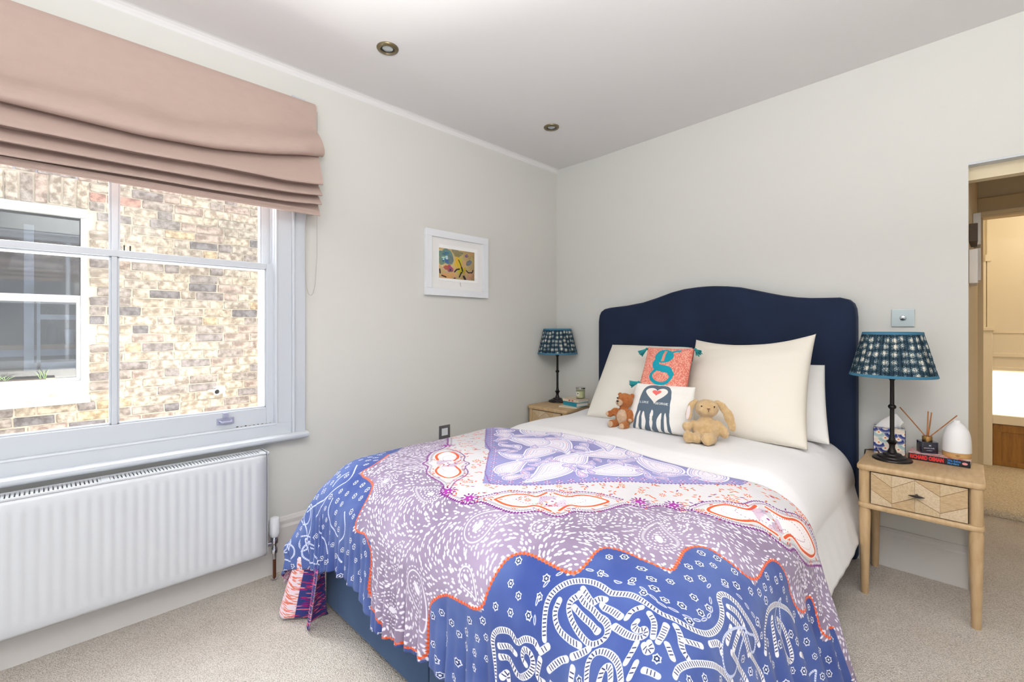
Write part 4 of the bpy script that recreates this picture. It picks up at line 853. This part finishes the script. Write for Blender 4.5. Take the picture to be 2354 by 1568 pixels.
# two-animal print cushion
N = Cloth(.34, .31, 1500, (232,228,220)); OX = .145; GR = (92,106,118)
def sx(P): return [(OX+p[0]*.93, p[1]) for p in P]
half = [(0,.010),(-.03,.006),(-.07,.016),(-.088,.05),(-.092,.10),(-.093,.16),(-.094,.20),(-.097,.245),(-.108,.312),(-.088,.312),(-.085,.26),(-.079,.215),(-.072,.185),(-.066,.215),(-.069,.25),(-.071,.312),(-.052,.312),(-.052,.25),(-.054,.205),(-.049,.190),(-.036,.222),(-.028,.25),(-.030,.285),(-.040,.312),(0,.312),(-.010,.27),(-.006,.22),(0,.175)]
N.poly(smooth(sx(half), 2), GR); N.poly(smooth(sx([(-p[0], p[1]) for p in half]), 2), GR)
ht = [(OX+.062*1.0*(math.sin(k)**3), .070-.052*(.81*math.cos(k)-.32*math.cos(2*k)-.12*math.cos(3*k)-.06*math.cos(4*k))) for k in np.linspace(0, 2*PI, 60)]
ht = [(p[0], p[1] if p[1] < .075 else .075+(p[1]-.075)*1.35) for p in ht]
N.poly(ht, (232,226,216)); N.poly([(OX+.026*(math.sin(k)**3), .062-.022*(.81*math.cos(k)-.32*math.cos(2*k)-.12*math.cos(3*k)-.06*math.cos(4*k))) for k in np.linspace(0, 2*PI, 40)], (232,112,106))
N.poly(sx([(-.005,.185),(.005,.185),(.009,.215),(.004,.235),(.012,.25),(0,.262),(-.012,.25),(-.004,.235),(-.009,.215)]), (232,226,216))
N.poly(sx([(-.012,.232),(-.006,.24),(-.008,.255),(-.014,.25)]), GR); N.poly(sx([(.012,.232),(.006,.24),(.008,.255),(.014,.25)]), GR)
GLY = {'L':[[(0,0),(0,1),(.55,1)]],'U':[[(0,0),(0,.7),(.15,.95),(.35,1),(.55,.9),(.65,.7),(.65,0)]],'K':[[(0,0),(0,1)],[(.6,0),(0,.55)],[(.2,.4),(.65,1)]],'E':[[(.55,0),(0,0),(0,1),(.55,1)],[(0,.5),(.45,.5)]],
       'G':[[(.75,.2),(.5,0),(.2,.08),(0,.5),(.2,.92),(.5,1),(.75,.8),(.75,.55),(.48,.55)]],'O':[[(.4,0),(.1,.15),(0,.5),(.1,.85),(.4,1),(.7,.85),(.8,.5),(.7,.15),(.4,0)]],'R':[[(0,1),(0,0),(.4,0),(.58,.15),(.58,.35),(.4,.5),(0,.5)],[(.3,.5),(.62,1)]],'I':[[(.1,0),(.1,1)]]}
def write(C_, txt, x, y, h, w, c, sp=.22):
    for ch in txt:
        for P in GLY[ch]: C_.line([(x+p[0]*h, y+p[1]*h) for p in P], w, c)
        x += h*(max(p[0] for P in GLY[ch] for p in P)+sp)
write(N, 'LUKE', .066, .128, .0125, .0023, (226,226,222), .42); write(N, 'GEORGIE', .151, .130, .0125, .0023, (226,226,222), .24)
NM = cloth_mat('animal_print', N.image('animal_print'), .9, (120,.3,.003))
cushion('print_cushion', NM, 'white cushion printed with two grey animals and a heart', 'cushion', ((1.085,-.745,.65),(1.46,-.725,.655),(1.108,-.655,.888),(1.432,-.645,.892)), .10, seed=11, e=(.01,.05,.02,.02), pw=.38, wr=.003)
# ------------------------------------------------------------------ nightstands
VEN = [M('oak_veneer_%d' % i, c, .5, var=(14, d_, 6, sc_), bump=(160, .15, .001)) for i, (c, d_, sc_) in enumerate((((206,182,146),(190,164,126),(14,1,6)),((198,170,130),(182,152,112),(5,1,16)),((212,190,158),(196,172,138),(12,1,12))))]
OAKN = M('washed_oak', (202,172,130), .5, var=(7, (188,156,114), 6, (10, 2, 2)), bump=(140, .1, .001))
def rrect(x0, x1, y0, y1, r, n=6):
    P = []
    for cx, cy, a0 in ((x1-r, y1-r, 0), (x0+r, y1-r, PI/2), (x0+r, y0+r, PI), (x1-r, y0+r, 1.5*PI)):
        for k in range(n+1): a = a0+k*PI/2/n; P.append((cx+r*math.cos(a), cy+r*math.sin(a)))
    return P
def slab(mb, x0, x1, y0, y1, z0, z1, r, nose):
    prev = None
    for ins, z in ((nose, z0), (nose*.3, z0+nose*.3), (0, z0+nose), (0, z1-nose), (nose*.3, z1-nose*.3), (nose, z1)):
        row = [mb.b.verts.new((p[0], p[1], z)) for p in rrect(x0+ins, x1-ins, y0+ins, y1-ins, r)]
        if prev:
            for k in range(len(row)): mb.b.faces.new((prev[k], prev[(k+1) % len(row)], row[(k+1) % len(row)], row[k]))
        else: mb.b.faces.new(list(reversed(row)))
        prev = row
    mb.b.faces.new(prev); return mb
def nightstand(loc, w, h, label):
    t = thing('nightstand', label, 'nightstand', loc, 'oak nightstands'); d = .385; k = h/.585
    B = lambda mb, n, m, p=t, **q: mb.build(n, m, p, off=False, **q)
    B(slab(MB(), 0, w, -d, 0, .558*k, h, .022, .008), 'top', OAKN, smooth=40)
    B(slab(MB(), .004, w-.004, -d+.004, -.004, .388*k, .412*k, .022, .008), 'lower_moulding', OAKN, smooth=40)
    for x in (.028, w-.028):
        for y in (-d+.028, -.028):
            B(MB().lathe([(.0135,0),(.015,.006),(.021,.30*k),(.022,.37*k),(.019,.389*k),(.019,.412*k),(.021,.42*k),(.021,.559*k)], 20, Matrix.Translation((x, y, 0))), 'leg', OAKN, smooth=40)
    B(MB().box(.03, w-.03, -d+.02, -.012, .411*k, .5585*k), 'carcass', OAKN)
    x0, x1, z0, z1, yf = .052, w-.052, .416*k, .554*k, -d+.012
    B(MB().box(x0-.004, x1+.004, yf+.0035, yf+.01, z0-.003, z1+.003), 'shadow_gap', M('gap_dark', (70,52,36), .8))
    dr = B(MB().box(x0, x1, yf-.002, yf+.02, z0, z1, bev=.001), 'drawer', OAKN)
    xs = [x0+(x1-x0)*f for f in (0, .235, .48, .735, 1)]; up_ = [.02,.38,.03,.38,.03]; lo = [.55,.88,.57,.87,.55]; Z = lambda v: z1-(z1-z0)*v
    for i in range(4):
        a, b = xs[i]+.0004, xs[i+1]-.0004
        for j, P in enumerate(([(a,Z(0)),(b,Z(0)),(b,Z(up_[i+1]-.008)),(a,Z(up_[i]-.008))], [(a,Z(up_[i]+.008)),(b,Z(up_[i+1]+.008)),(b,Z(lo[i+1]-.008)),(a,Z(lo[i]-.008))], [(a,Z(lo[i]+.008)),(b,Z(lo[i+1]+.008)),(b,Z(1)),(a,Z(1))])):
            B(MB().prism(P, yf-.0042, yf-.0015, 'y'), 'veneer_panel', VEN[(i*2+j) % 3], dr)
    B(MB().box(x0, x1, yf-.003, yf-.001, z0, z1), 'veneer_joint', M('joint_brown', (120,92,60), .7), dr)
    kn = MB(); kn.prism([(-.026,0),(-.012,.0035),(0,.0055),(.012,.0035),(.026,0),(.012,-.0035),(0,-.0055),(-.012,-.0035)], -.028, -.018, 'y', Matrix.Translation(((x0+x1)/2, yf, (z0+z1)/2+.004))).lathe([(.006,0),(.004,.02)], 10, Matrix.Translation(((x0+x1)/2, yf-.002, (z0+z1)/2+.004)) @ Matrix.Rotation(PI/2, 4, 'X'))
    B(kn, 'knob', M('pewter', (70,66,62), .35, metal=.8), dr)
    return t
nightstand((2.062, -.02, 0), .412, .585, 'pale oak nightstand by the doorway with chevron veneered drawer')
nightstand((.022, -.005, 0), .375, .607, 'oak nightstand in the room corner, mostly hidden by the bed')
# ------------------------------------------------------------------ lamps
def shade_mat():
    m = M('shade_print', (40,70,92), .85, spec=.1, sheen=.1); nt = m.node_tree; p = nt.nodes['Principled BSDF']
    uv = nt.nodes.new('ShaderNodeUVMap'); uv.uv_map = 'UVMap'; mp = nt.nodes.new('ShaderNodeMapping'); mp.inputs['Scale'].default_value = (26, 6, 1); nt.links.new(uv.outputs[0], mp.inputs[0])
    v = nt.nodes.new('ShaderNodeTexVoronoi'); v.inputs['Scale'].default_value = 1; v.inputs['Randomness'].default_value = .35; nt.links.new(mp.outputs[0], v.inputs['Vector'])
    mp2 = nt.nodes.new('ShaderNodeMapping'); mp2.inputs['Scale'].default_value = (330, 60, 1); nt.links.new(uv.outputs[0], mp2.inputs[0])
    n = nt.nodes.new('ShaderNodeTexNoise'); n.inputs['Scale'].default_value = 1; n.inputs['Detail'].default_value = 2; nt.links.new(mp2.outputs[0], n.inputs['Vector'])
    a = nt.nodes.new('ShaderNodeMath'); a.operation = 'MULTIPLY_ADD'; a.inputs[1].default_value = 1.35; nt.links.new(n.outputs['Fac'], a.inputs[0]); nt.links.new(v.outputs['Distance'], a.inputs[2])
    r = nt.nodes.new('ShaderNodeValToRGB'); E = r.color_ramp.elements; E[0].position = .74; E[0].color = lin((226,220,202)); E[1].position = 1.0; E[1].color = lin((44,62,74))
    e = E.new(.78); e.color = lin((146,164,168)); e = E.new(.83); e.color = lin((74,102,114))
    d8 = nt.nodes.new('ShaderNodeMath'); d8.operation = 'MULTIPLY'; d8.inputs[1].default_value = .85; nt.links.new(v.outputs['Distance'], d8.inputs[0]); nt.links.new(d8.outputs[0], a.inputs[2]); a.inputs[1].default_value = 1.1
    sx_ = nt.nodes.new('ShaderNodeSeparateXYZ'); nt.links.new(uv.outputs[0], sx_.inputs[0])
    k1 = nt.nodes.new('ShaderNodeMath'); k1.operation = 'MULTIPLY'; k1.inputs[1].default_value = 2*PI*62; nt.links.new(sx_.outputs[0], k1.inputs[0]); k2 = nt.nodes.new('ShaderNodeMath'); k2.operation = 'SINE'; nt.links.new(k1.outputs[0], k2.inputs[0])  # crease shade of the pleats painted in as dark vertical lines
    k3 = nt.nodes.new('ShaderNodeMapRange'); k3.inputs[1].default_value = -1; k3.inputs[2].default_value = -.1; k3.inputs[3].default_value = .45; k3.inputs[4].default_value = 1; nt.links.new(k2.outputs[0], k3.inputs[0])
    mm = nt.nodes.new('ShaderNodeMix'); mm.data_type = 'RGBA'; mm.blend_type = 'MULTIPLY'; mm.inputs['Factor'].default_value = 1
    nt.links.new(a.outputs[0], r.inputs[0]); nt.links.new(r.outputs[0], mm.inputs['A']); nt.links.new(k3.outputs[0], mm.inputs['B']); nt.links.new(mm.outputs['Result'], p.inputs['Base Color']); return m
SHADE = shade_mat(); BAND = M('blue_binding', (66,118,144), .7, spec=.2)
def table_lamp(x, y, z, label, sc=1.0, cord=None):
    t = thing('table_lamp', label, 'table lamp', (x, y, z), 'pleated table lamps'); B = lambda mb, n, m, **q: mb.build(n, m, t, off=False, **q)
    B(MB().lathe([(0,0),(.072,0),(.074,.004),(.072,.009),(.055,.013),(.053,.018),(.036,.024),(.034,.03),(.018,.034),(.015,.045)], 36), 'base', BLACKM, smooth=40)
    B(MB().lathe([(.015,.044),(.011,.055),(.011,.068),(.017,.08),(.022,.084),(.013,.092),(.010,.105),(.0085,.12),(.0085,.235),(.014,.24),(.016,.246),(.014,.252),(.0085,.257),(.0080,.365),(.011,.372),(.020,.379),(.017,.383),(.009,.39),(.009,.42)], 20), 'stem', BLACKM, smooth=35)
    B(MB().lathe([(.013,.41),(.013,.46),(.008,.465)], 14), 'lamp_holder', BLACKM, smooth=40); B(MB().lathe([(.008,.465),(.022,.49),(.026,.51),(.018,.535),(0,.545)], 16), 'bulb', M('opal_bulb', (236,232,222), .3), smooth=True)
    z0, z1, r0, r1 = .392, .588, .158, .109; nth, nz_ = 480, 12
    th = np.linspace(0, 2*PI, nth+1); zz = np.linspace(0, 1, nz_); T_, Z_ = np.meshgrid(th, zz)
    pl_ = .0022*np.sin(T_*58+.8*np.sin(T_*5)+.5*np.sin(Z_*4))+.0009*np.sin(T_*131)
    R_ = r0+(r1-r0)*Z_+pl_; V = np.stack([R_*np.cos(T_), R_*np.sin(T_), z0+(z1-z0)*Z_], -1).reshape(-1, 3)
    sh = from_np('lamp_shade', V, gridF(nz_, nth+1), SHADE, t, np.stack([T_/(2*PI), Z_], -1).reshape(-1, 2), off=False); sh.modifiers.new('t', 'SOLIDIFY').thickness = .0015
    for nm, r, zb in (('lower_binding', r0, z0-.004), ('upper_binding', r1, z1-.008)):
        rr_ = r+.0035; MB().lathe([(rr_, zb),(rr_+.001, zb+.002),(rr_-.0015, zb+.012),(rr_-.008, zb+.0125),(rr_-.008, zb),(rr_, zb)], 64, close=True).build(nm, BAND, sh, smooth=40, off=False)
    ring = MB()
    for k in range(3): a = k*2*PI/3; ring.tube([(.012*math.cos(a), .012*math.sin(a), .45), (r1*math.cos(a), r1*math.sin(a), .585)], .0014, 5)
    B(ring, 'shade_carrier', M('wire_brass', (150,128,80), .4, metal=.8))
    if cord: B(MB().tube([tuple(q) for q in cord], .003, 6), 'cord', M('cord_brown', (60,40,28), .6))
    t.scale = (sc, sc, sc); return t
table_lamp(2.172, -.222, .585, 'black candlestick lamp with blue pleated shade beside the doorway', cord=[(-.05,.04,.01),(-.06,.09,.012),(-.09,.13,.006),(-.118,.145,-.002),(-.124,.15,-.06),(-.122,.175,-.2)])
table_lamp(.10, -.115, .607, 'smaller looking pleated lamp in the room corner', .98, cord=[(.05,.03,.012),(.075,.03,.022),(.095,.02,.02),(.10,.0,.006)])
# ------------------------------------------------------------------ things on the doorway nightstand
TC = Cloth(.12, .12, 2000, (238,228,210))
def fan(x, y, r, a, b):
    TC.ell(x, y, r, r*.86, 0, (240,232,216))
    for k in range(21):
        an = k*PI/20; TC.seg((x+r*.42*math.cos(an), y+r*.42*.86*math.sin(an)), (x+r*.92*math.cos(an), y+r*.92*.86*math.sin(an)), .0028*r/.03, a)
    TC.ell(x, y, r*.46, r*.40, 0, b); TC.ell(x, y, r*.34, r*.3, 0, (240,230,212)); TC.ell(x, y, r*.13, r*.12, 0, (222,130,84) if b[2] > 120 else (214,176,140))
pal = [((40,54,120),(150,162,196)),((164,186,186),(196,210,206)),((226,210,194),(232,216,200)),((46,60,128),(206,206,214))]
for j in (5,4,3,2,1,0):
    for i in range(-1, 5):
        x_, y_ = i*.05+(.025 if j % 2 else 0)-.005, .006+j*.0245; fan(x_, y_-.012, .031, *pal[(i*3+j*5) % 4])
TM = cloth_mat('fan_print', TC.image('fan_print'), .5, None, 0)
tb = thing('tissue_box', 'cube tissue box printed with blue and cream fans', 'tissue box', (2.146, -.064, .585), rot=(0, 0, math.radians(6)))
bb = bmesh.new(); uvl = bb.loops.layers.uv.new('UVMap'); a_ = .059
bmesh.ops.create_cube(bb, size=1); 
for v_ in bb.verts: v_.co = (v_.co.x*.118, v_.co.y*.105, (v_.co.z+.5)*.122)
for f in bb.faces:
    n_ = f.normal
    for l in f.loops:
        c = l.vert.co
        l[uvl].uv = ((c.x/.118+.5, c.z/.122) if abs(n_.y) > .5 else ((c.y/.105+.5, c.z/.122) if abs(n_.x) > .5 else (c.x/.118+.5, c.y/.105+.5)))
me = bpy.data.meshes.new('carton'); bb.to_mesh(me); bb.free(); me.materials.append(TM); place('carton', me, tb, off=False)
for x in (-.0595, .0595): MB().box(x-.0012, x+.0012, -.0535, -.051, 0, .122).build('carton_edge', M('navy_edge', (38,46,86), .6), tb, off=False)
tsu, tsv = np.meshgrid(np.linspace(-1, 1, 14), np.linspace(0, 1, 12))
wd = .052*(1-.15*tsv); V = np.stack([tsu*wd*(1-.35*tsv)+.03*tsv*tsv-.003, .012*np.sin(tsu*3+tsv*2)*(1-.4*tsv)-.012*tsv, .118+.075*tsv*(1-.22*np.abs(tsu)**1.3)-.018*tsv*np.maximum(tsu, 0)*1.2], -1).reshape(-1, 3)
ts = from_np('tissue', V, gridF(*tsu.shape), M('tissue_paper', (240,238,236), .95, bump=(60,.3,.004)), tb, off=False); ts.modifiers.new('t', 'SOLIDIFY').thickness = .0008
bk_ = thing('paperback_book', 'black spined paperback with red and blue lettering under the diffusers', 'book', (2.327, -.15, .585), rot=(0, 0, math.radians(-2)))
COVR = M('cover_print', (206,70,70), .4, var=(38, (232,226,220), 3)); BLK = M('spine_black', (24,24,30), .35); PAGE = M('page_edges', (232,226,212), .9, bump=(400,.3,.001))
MB().box(-.100, .102, .003, .124, .003, .028).build('pages', PAGE, bk_, off=False)
MB().box(-.103, .103, 0, .003, 0, .031, bev=.001).build('spine', BLK, bk_, off=False); MB().box(-.103, .103, 0, .126, 0, .0025).build('back_cover', BLK, bk_, off=False); MB().box(-.103, .103, 0, .126, .0285, .031).build('front_cover', COVR, bk_, off=False)
def text(body, size, m, parent, mt, name='lettering', bold=.0):
    cu_ = bpy.data.curves.new(name, 'FONT'); cu_.body = body; cu_.size = size; cu_.extrude = .0004; cu_.offset = bold; cu_.resolution_u = 3
    tmp = bpy.data.objects.new('tmp_text', cu_); COL.objects.link(tmp); dg = bpy.context.evaluated_depsgraph_get(); me = bpy.data.meshes.new_from_object(tmp.evaluated_get(dg)); bpy.data.objects.remove(tmp)
    me.transform(mt); me.materials.clear(); me.materials.append(m); me.name = name; return place(name, me, parent, off=False)
SP = lambda x, z: Matrix.Translation((x, -.0006, z)) @ Matrix.Rotation(PI/2, 4, 'X')
text('RICHARD OSMAN', .0205, M('red_ink', (226,50,48), .5), bk_, SP(-.098, .0075) @ Matrix.Diagonal((.70, 1.15, 1, 1)), bold=.0013)
text('We Solve', .0135, M('blue_ink', (60,140,214), .5), bk_, SP(.030, .0165) @ Matrix.Diagonal((.80, 1, 1, 1)), bold=.0004); text('Murders', .0135, MATS['blue_ink'], bk_, SP(.030, .0050) @ Matrix.Diagonal((.80, 1, 1, 1)), bold=.0004)
MB().lathe([(.009,0),(.009,.0006)], 20, SP(.086, .0155) @ Matrix.Diagonal((1, .62, 1, 1))).build('publisher_mark', M('mark_red', (236,150,150), .5), bk_, off=False)
rd_ = thing('reed_diffuser', 'dark navy glass reed diffuser with gold collar and four reeds', 'diffuser', (2.287, -.088, .616), rot=(0, 0, math.radians(24)))
NAVG = M('navy_glass', (26,26,44), .06, coat=.6)
pm = MB(); pm.prism(rrect(-.033, .033, -.026, .026, .008, 4), 0, .052, 'z'); pm.build('bottle', NAVG, rd_, off=False, smooth=40)
MB().lathe([(.018,.052),(.019,.054),(.019,.075),(.014,.076),(.014,.068)], 28).build('collar', M('gold_collar', (206,168,110), .25, metal=1), rd_, off=False, smooth=40)
INKW = M('silver_ink', (200,204,214), .4); TX = lambda x, z: Matrix.Translation((x, -.0262, z)) @ Matrix.Rotation(PI/2, 4, 'X')
text('N', .010, INKW, rd_, TX(-.0035, .033), bold=.0003); text('AROMA NOIR', .0062, INKW, rd_, TX(-.0225, .022)); text('reed diffuser', .0042, INKW, rd_, TX(-.013, .012))
REED = M('rattan', (186,122,66), .7, var=(60, (150,92,46), 4, (1, 1, .2)))
for a, b in (((-.004,0,.07),(-.088,.045,.198)),((0,.004,.06),(.006,.006,.19)),((.003,.003,.06),(.028,.03,.182)),((.006,-.002,.07),(.088,-.050,.186))):
    MB().tube([a, tuple((np.array(a)+b)/2+np.array((.001,.001,0))), b], .0026, 6).build('reed', REED, rd_, off=False, smooth=50)
od = thing('oil_diffuser', 'white domed oil diffuser with a pale wood base', 'diffuser', (2.386, -.092, .616))
MB().lathe([(0,0),(.0475,0),(.049,.003),(.049,.022),(.047,.023)], 40).build('wood_base', M('bamboo_base', (206,164,104), .45, var=(10,(190,146,88),4,(1,1,10))), od, off=False, smooth=40)
MB().lathe([(.047,.022),(.0495,.024),(.0495,.028),(.0485,.075),(.0455,.10),(.039,.123),(.028,.141),(.018,.150),(.0135,.156),(.0125,.163),(.0095,.165),(.007,.160)], 44).build('cover', M('white_ceramic', (236,234,232), .45), od, off=False, smooth=True)
text('VITRUVI'[:0]+'VIEC', .008, M('print_brown', (110,76,40), .6), od, Matrix.Rotation(math.radians(12), 4, 'Z') @ Matrix.Translation((-.014, -.0496, .010)) @ Matrix.Rotation(PI/2, 4, 'X'))
# ------------------------------------------------------------------ things on the corner nightstand
def book(x, y, z, w, d, h, rz, spine, lab, title=None, ink=None, dots=False):
    t = thing('book', lab, 'book', (x, y, z), 'books on the corner nightstand', rot=(0, 0, math.radians(rz))); m = M('cover_%d_%d_%d' % spine, spine, .5)
    MB().box(-w/2+.002, w/2-.002, -d/2+.002, d/2-.002, .002, h-.002).build('pages', PAGE, t, off=False)
    MB().box(-w/2, w/2, -d/2, -d/2+.002, 0, h, bev=.0006).build('spine', m, t, off=False)
    for z0 in (0, h-.002): MB().box(-w/2, w/2, -d/2, d/2, z0, z0+.002).build('cover', m, t, off=False)
    if title: text(title, h*.55, ink, t, Matrix.Translation((-w*.36, -d/2-.0004, h*.28)) @ Matrix.Rotation(PI/2, 4, 'X'))
    if dots:
        for k in range(2): MB().lathe([(.006,0),(.006,.0005)], 12, Matrix.Translation((-.01+.03*k, -d/2-.0002, h/2)) @ Matrix.Rotation(PI/2, 4, 'X') @ Matrix.Diagonal((1.6, 1, 1, 1))).build('spine_motif', M('coral_motif', (206,92,60), .5), t, off=False)
    return t
book(.325, -.222, .607, .15, .13, .010, 8, (226,214,190), 'thin cream notebook at the bottom of the pile on the corner nightstand')
book(.335, -.190, .617, .145, .12, .027, -10, (24,138,158), 'teal book in the middle of the pile on the corner nightstand')
book(.325, -.175, .644, .155, .12, .020, -4, (228,206,180), 'cream and coral book on top of the pile on the corner nightstand', dots=True)
cj = thing('candle_jar', 'glass candle jar with silver lid on the book pile', 'candle', (.352, -.150, .664))
MB().lathe([(0,0),(.031,0),(.033,.004),(.034,.074),(.032,.074),(.031,.008),(0,.007)], 28).build('jar', glass_mat('jar_glass', (.93,.95,.88), 1.2), cj, off=False, smooth=40)
MB().lathe([(0,.008),(.0305,.008),(.0315,.058),(0,.058)], 24).build('wax', M('ivory_wax', (224,220,190), .5), cj, off=False, smooth=40)
MB().lathe([(0,.074),(.0365,.074),(.037,.078),(.0365,.083),(0,.084)], 28).build('lid', M('silver_lid', (196,192,184), .25, metal=1), cj, off=False, smooth=40)
MB().box(-.015, .015, -.0352, -.0338, .02, .052).build('label', M('label_cream', (228,224,200), .7), cj, off=False); MB().box(-.004, .004, -.0358, -.035, .036, .044).build('label_mark', BLK, cj, off=False)
# ------------------------------------------------------------------ soft toys: one continuous body each
def plush(name, blobs, m, parent, vox, fuzz, seed=0):
    mb = MB()
    for c, r, *ro in blobs: mb.ell(c, r, Matrix.Rotation(math.radians(ro[0][1]), 3, ro[0][0]) if ro else None, (20, 14))
    me = bpy.data.meshes.new('tmp'); mb.b.to_mesh(me); mb.b.free(); o = bpy.data.objects.new('tmp', me); COL.objects.link(o)
    r_ = o.modifiers.new('r', 'REMESH'); r_.mode = 'VOXEL'; r_.voxel_size = vox
    s_ = o.modifiers.new('s', 'SMOOTH'); s_.factor = .5; s_.iterations = 5
    sb = o.modifiers.new('b', 'SUBSURF'); sb.levels = 1
    tx = bpy.data.textures.new('fuzz', 'CLOUDS'); tx.noise_scale = .006; dp = o.modifiers.new('d', 'DISPLACE'); dp.texture = tx; dp.strength = fuzz; dp.mid_level = .5
    dg = bpy.context.evaluated_depsgraph_get(); me2 = bpy.data.meshes.new_from_object(o.evaluated_get(dg)); bpy.data.objects.remove(o)
    me2.materials.clear(); me2.materials.append(m); me2.shade_smooth(); me2.name = name
    return place(name, me2, parent, off=False)
GING = M('ginger_plush', (188,116,68), .95, bump=(420,.9,.004), sheen=.5, var=(60, (166,96,54), 4), spec=.1); BELL = M('cream_plush', (216,184,152), .95, bump=(420,.9,.004), sheen=.4, var=(60,(198,162,130),4), spec=.1)
BEAD = M('black_bead', (14,12,12), .15)
td = thing('teddy_bear', 'small ginger teddy bear with cream tummy sitting on the bed', 'teddy bear', (1.078, -.757, .643), rot=(math.radians(-6), 0, math.radians(4)))
plush('body', [((0,0,.062),(.044,.038,.055)), ((.002,.004,.152),(.044,.038,.040)), ((.006,-.004,.165),(.040,.034,.030)), ((-.034,.012,.184),(.013,.008,.013)), ((.040,.014,.184),(.013,.008,.013)),
    ((-.048,-.016,.088),(.020,.018,.028),('Y',50)), ((-.068,-.030,.074),(.019,.018,.018)), ((.046,-.010,.080),(.018,.018,.034),('Y',-18)), ((.052,-.020,.058),(.017,.018,.017)),
    ((-.036,-.040,.026),(.022,.032,.022)), ((.030,-.040,.022),(.022,.032,.021)), ((-.040,-.060,.026),(.020,.016,.022)), ((.028,-.064,.022),(.020,.016,.021)), ((0,.0,.115),(.024,.022,.02))], GING, td, .0045, .003)
plush('tummy', [((.002,-.022,.064),(.032,.022,.044))], BELL, td, .004, .002); plush('muzzle', [((-.012,-.034,.144),(.021,.016,.017)), ((-.012,-.036,.136),(.017,.014,.013))], BELL, td, .003, .0015)
for c, r in (((-.040,-.070,.025),(.016,.010,.017)), ((.028,-.074,.021),(.016,.010,.016)), ((-.076,-.042,.074),(.012,.010,.011)), ((.055,-.032,.054),(.011,.010,.011))): plush('paw_pad', [(c, r)], BELL, td, .003, .0012)
MB().ell((-.014,-.051,.150),(.007,.004,.0055)).build('nose', BEAD, td, smooth=True, off=False)
MB().tube([(-.014,-.051,.144),(-.014,-.0505,.138),(-.020,-.048,.134)], .001, 5).tube([(-.014,-.0505,.138),(-.007,-.049,.134)], .001, 5).build('mouth', BEAD, td, off=False)
for x in (-.027, .006): MB().ell((x,-.031,.166),(.004,.003,.004)).build('eye', BEAD, td, smooth=True, off=False)
BUN = M('honey_plush', (226,192,144), .95, bump=(380,1,.005), sheen=.5, var=(50, (210,174,124), 4), spec=.1); EARP = M('ear_lining', (214,204,200), .9, var=(50,(224,206,200),3))
bn_ = thing('plush_bunny', 'honey coloured plush bunny with long lop ears sitting on the bed', 'plush bunny', (1.532, -.765, .645), rot=(math.radians(-7), 0, math.radians(24)))
plush('body', [((0,0,.062),(.062,.052,.058)), ((.002,.0,.098),(.040,.036,.030)), ((.004,-.008,.166),(.054,.048,.044)), ((.006,-.034,.158),(.040,.026,.028)),
    ((-.062,-.014,.088),(.018,.018,.024),('Y',50)), ((-.084,-.026,.076),(.023,.022,.024)), ((.058,-.006,.088),(.018,.018,.030),('Y',-30)), ((.078,-.014,.060),(.022,.022,.032),('Y',-14)),
    ((-.040,-.046,.026),(.026,.040,.026)), ((.016,-.050,.026),(.030,.044,.026)), ((-.078,-.056,.030),(.026,.022,.030)), ((.004,-.090,.028),(.028,.020,.030))], BUN, bn_, .005, .0035)
for nm, bl in (('ear', [((-.046,-.004,.194),(.014,.016,.014)), ((-.066,-.012,.172),(.016,.011,.030),('Y',22)), ((-.076,-.018,.136),(.017,.009,.034),('Y',4))]), ('ear', [((.050,.0,.194),(.016,.017,.014)), ((.078,-.004,.170),(.019,.012,.034),('Y',-30)), ((.100,-.008,.132),(.023,.010,.042),('Y',-16)), ((.112,-.01,.094),(.019,.009,.032),('Y',-12))])): plush(nm, bl, BUN, bn_, .004, .003)
plush('ear_lining', [((-.079,-.025,.142),(.011,.005,.038),('Y',8))], EARP, bn_, .003, .001)
MB().prism([(-.008,.004),(.008,.004),(0,-.006)], -.0585, -.054, 'y', Matrix.Translation((.010,-.005,.164))).build('nose', M('nose_brown', (120,76,50), .5), bn_, off=False)
MB().tube([(.010,-.062,.159),(.010,-.0605,.150)], .001, 5).build('mouth', BEAD, bn_, off=False)
for x in (-.020, .036): MB().ell((x,-.050,.176),(.0035,.003,.0035)).build('eye', BEAD, bn_, smooth=True, off=False)
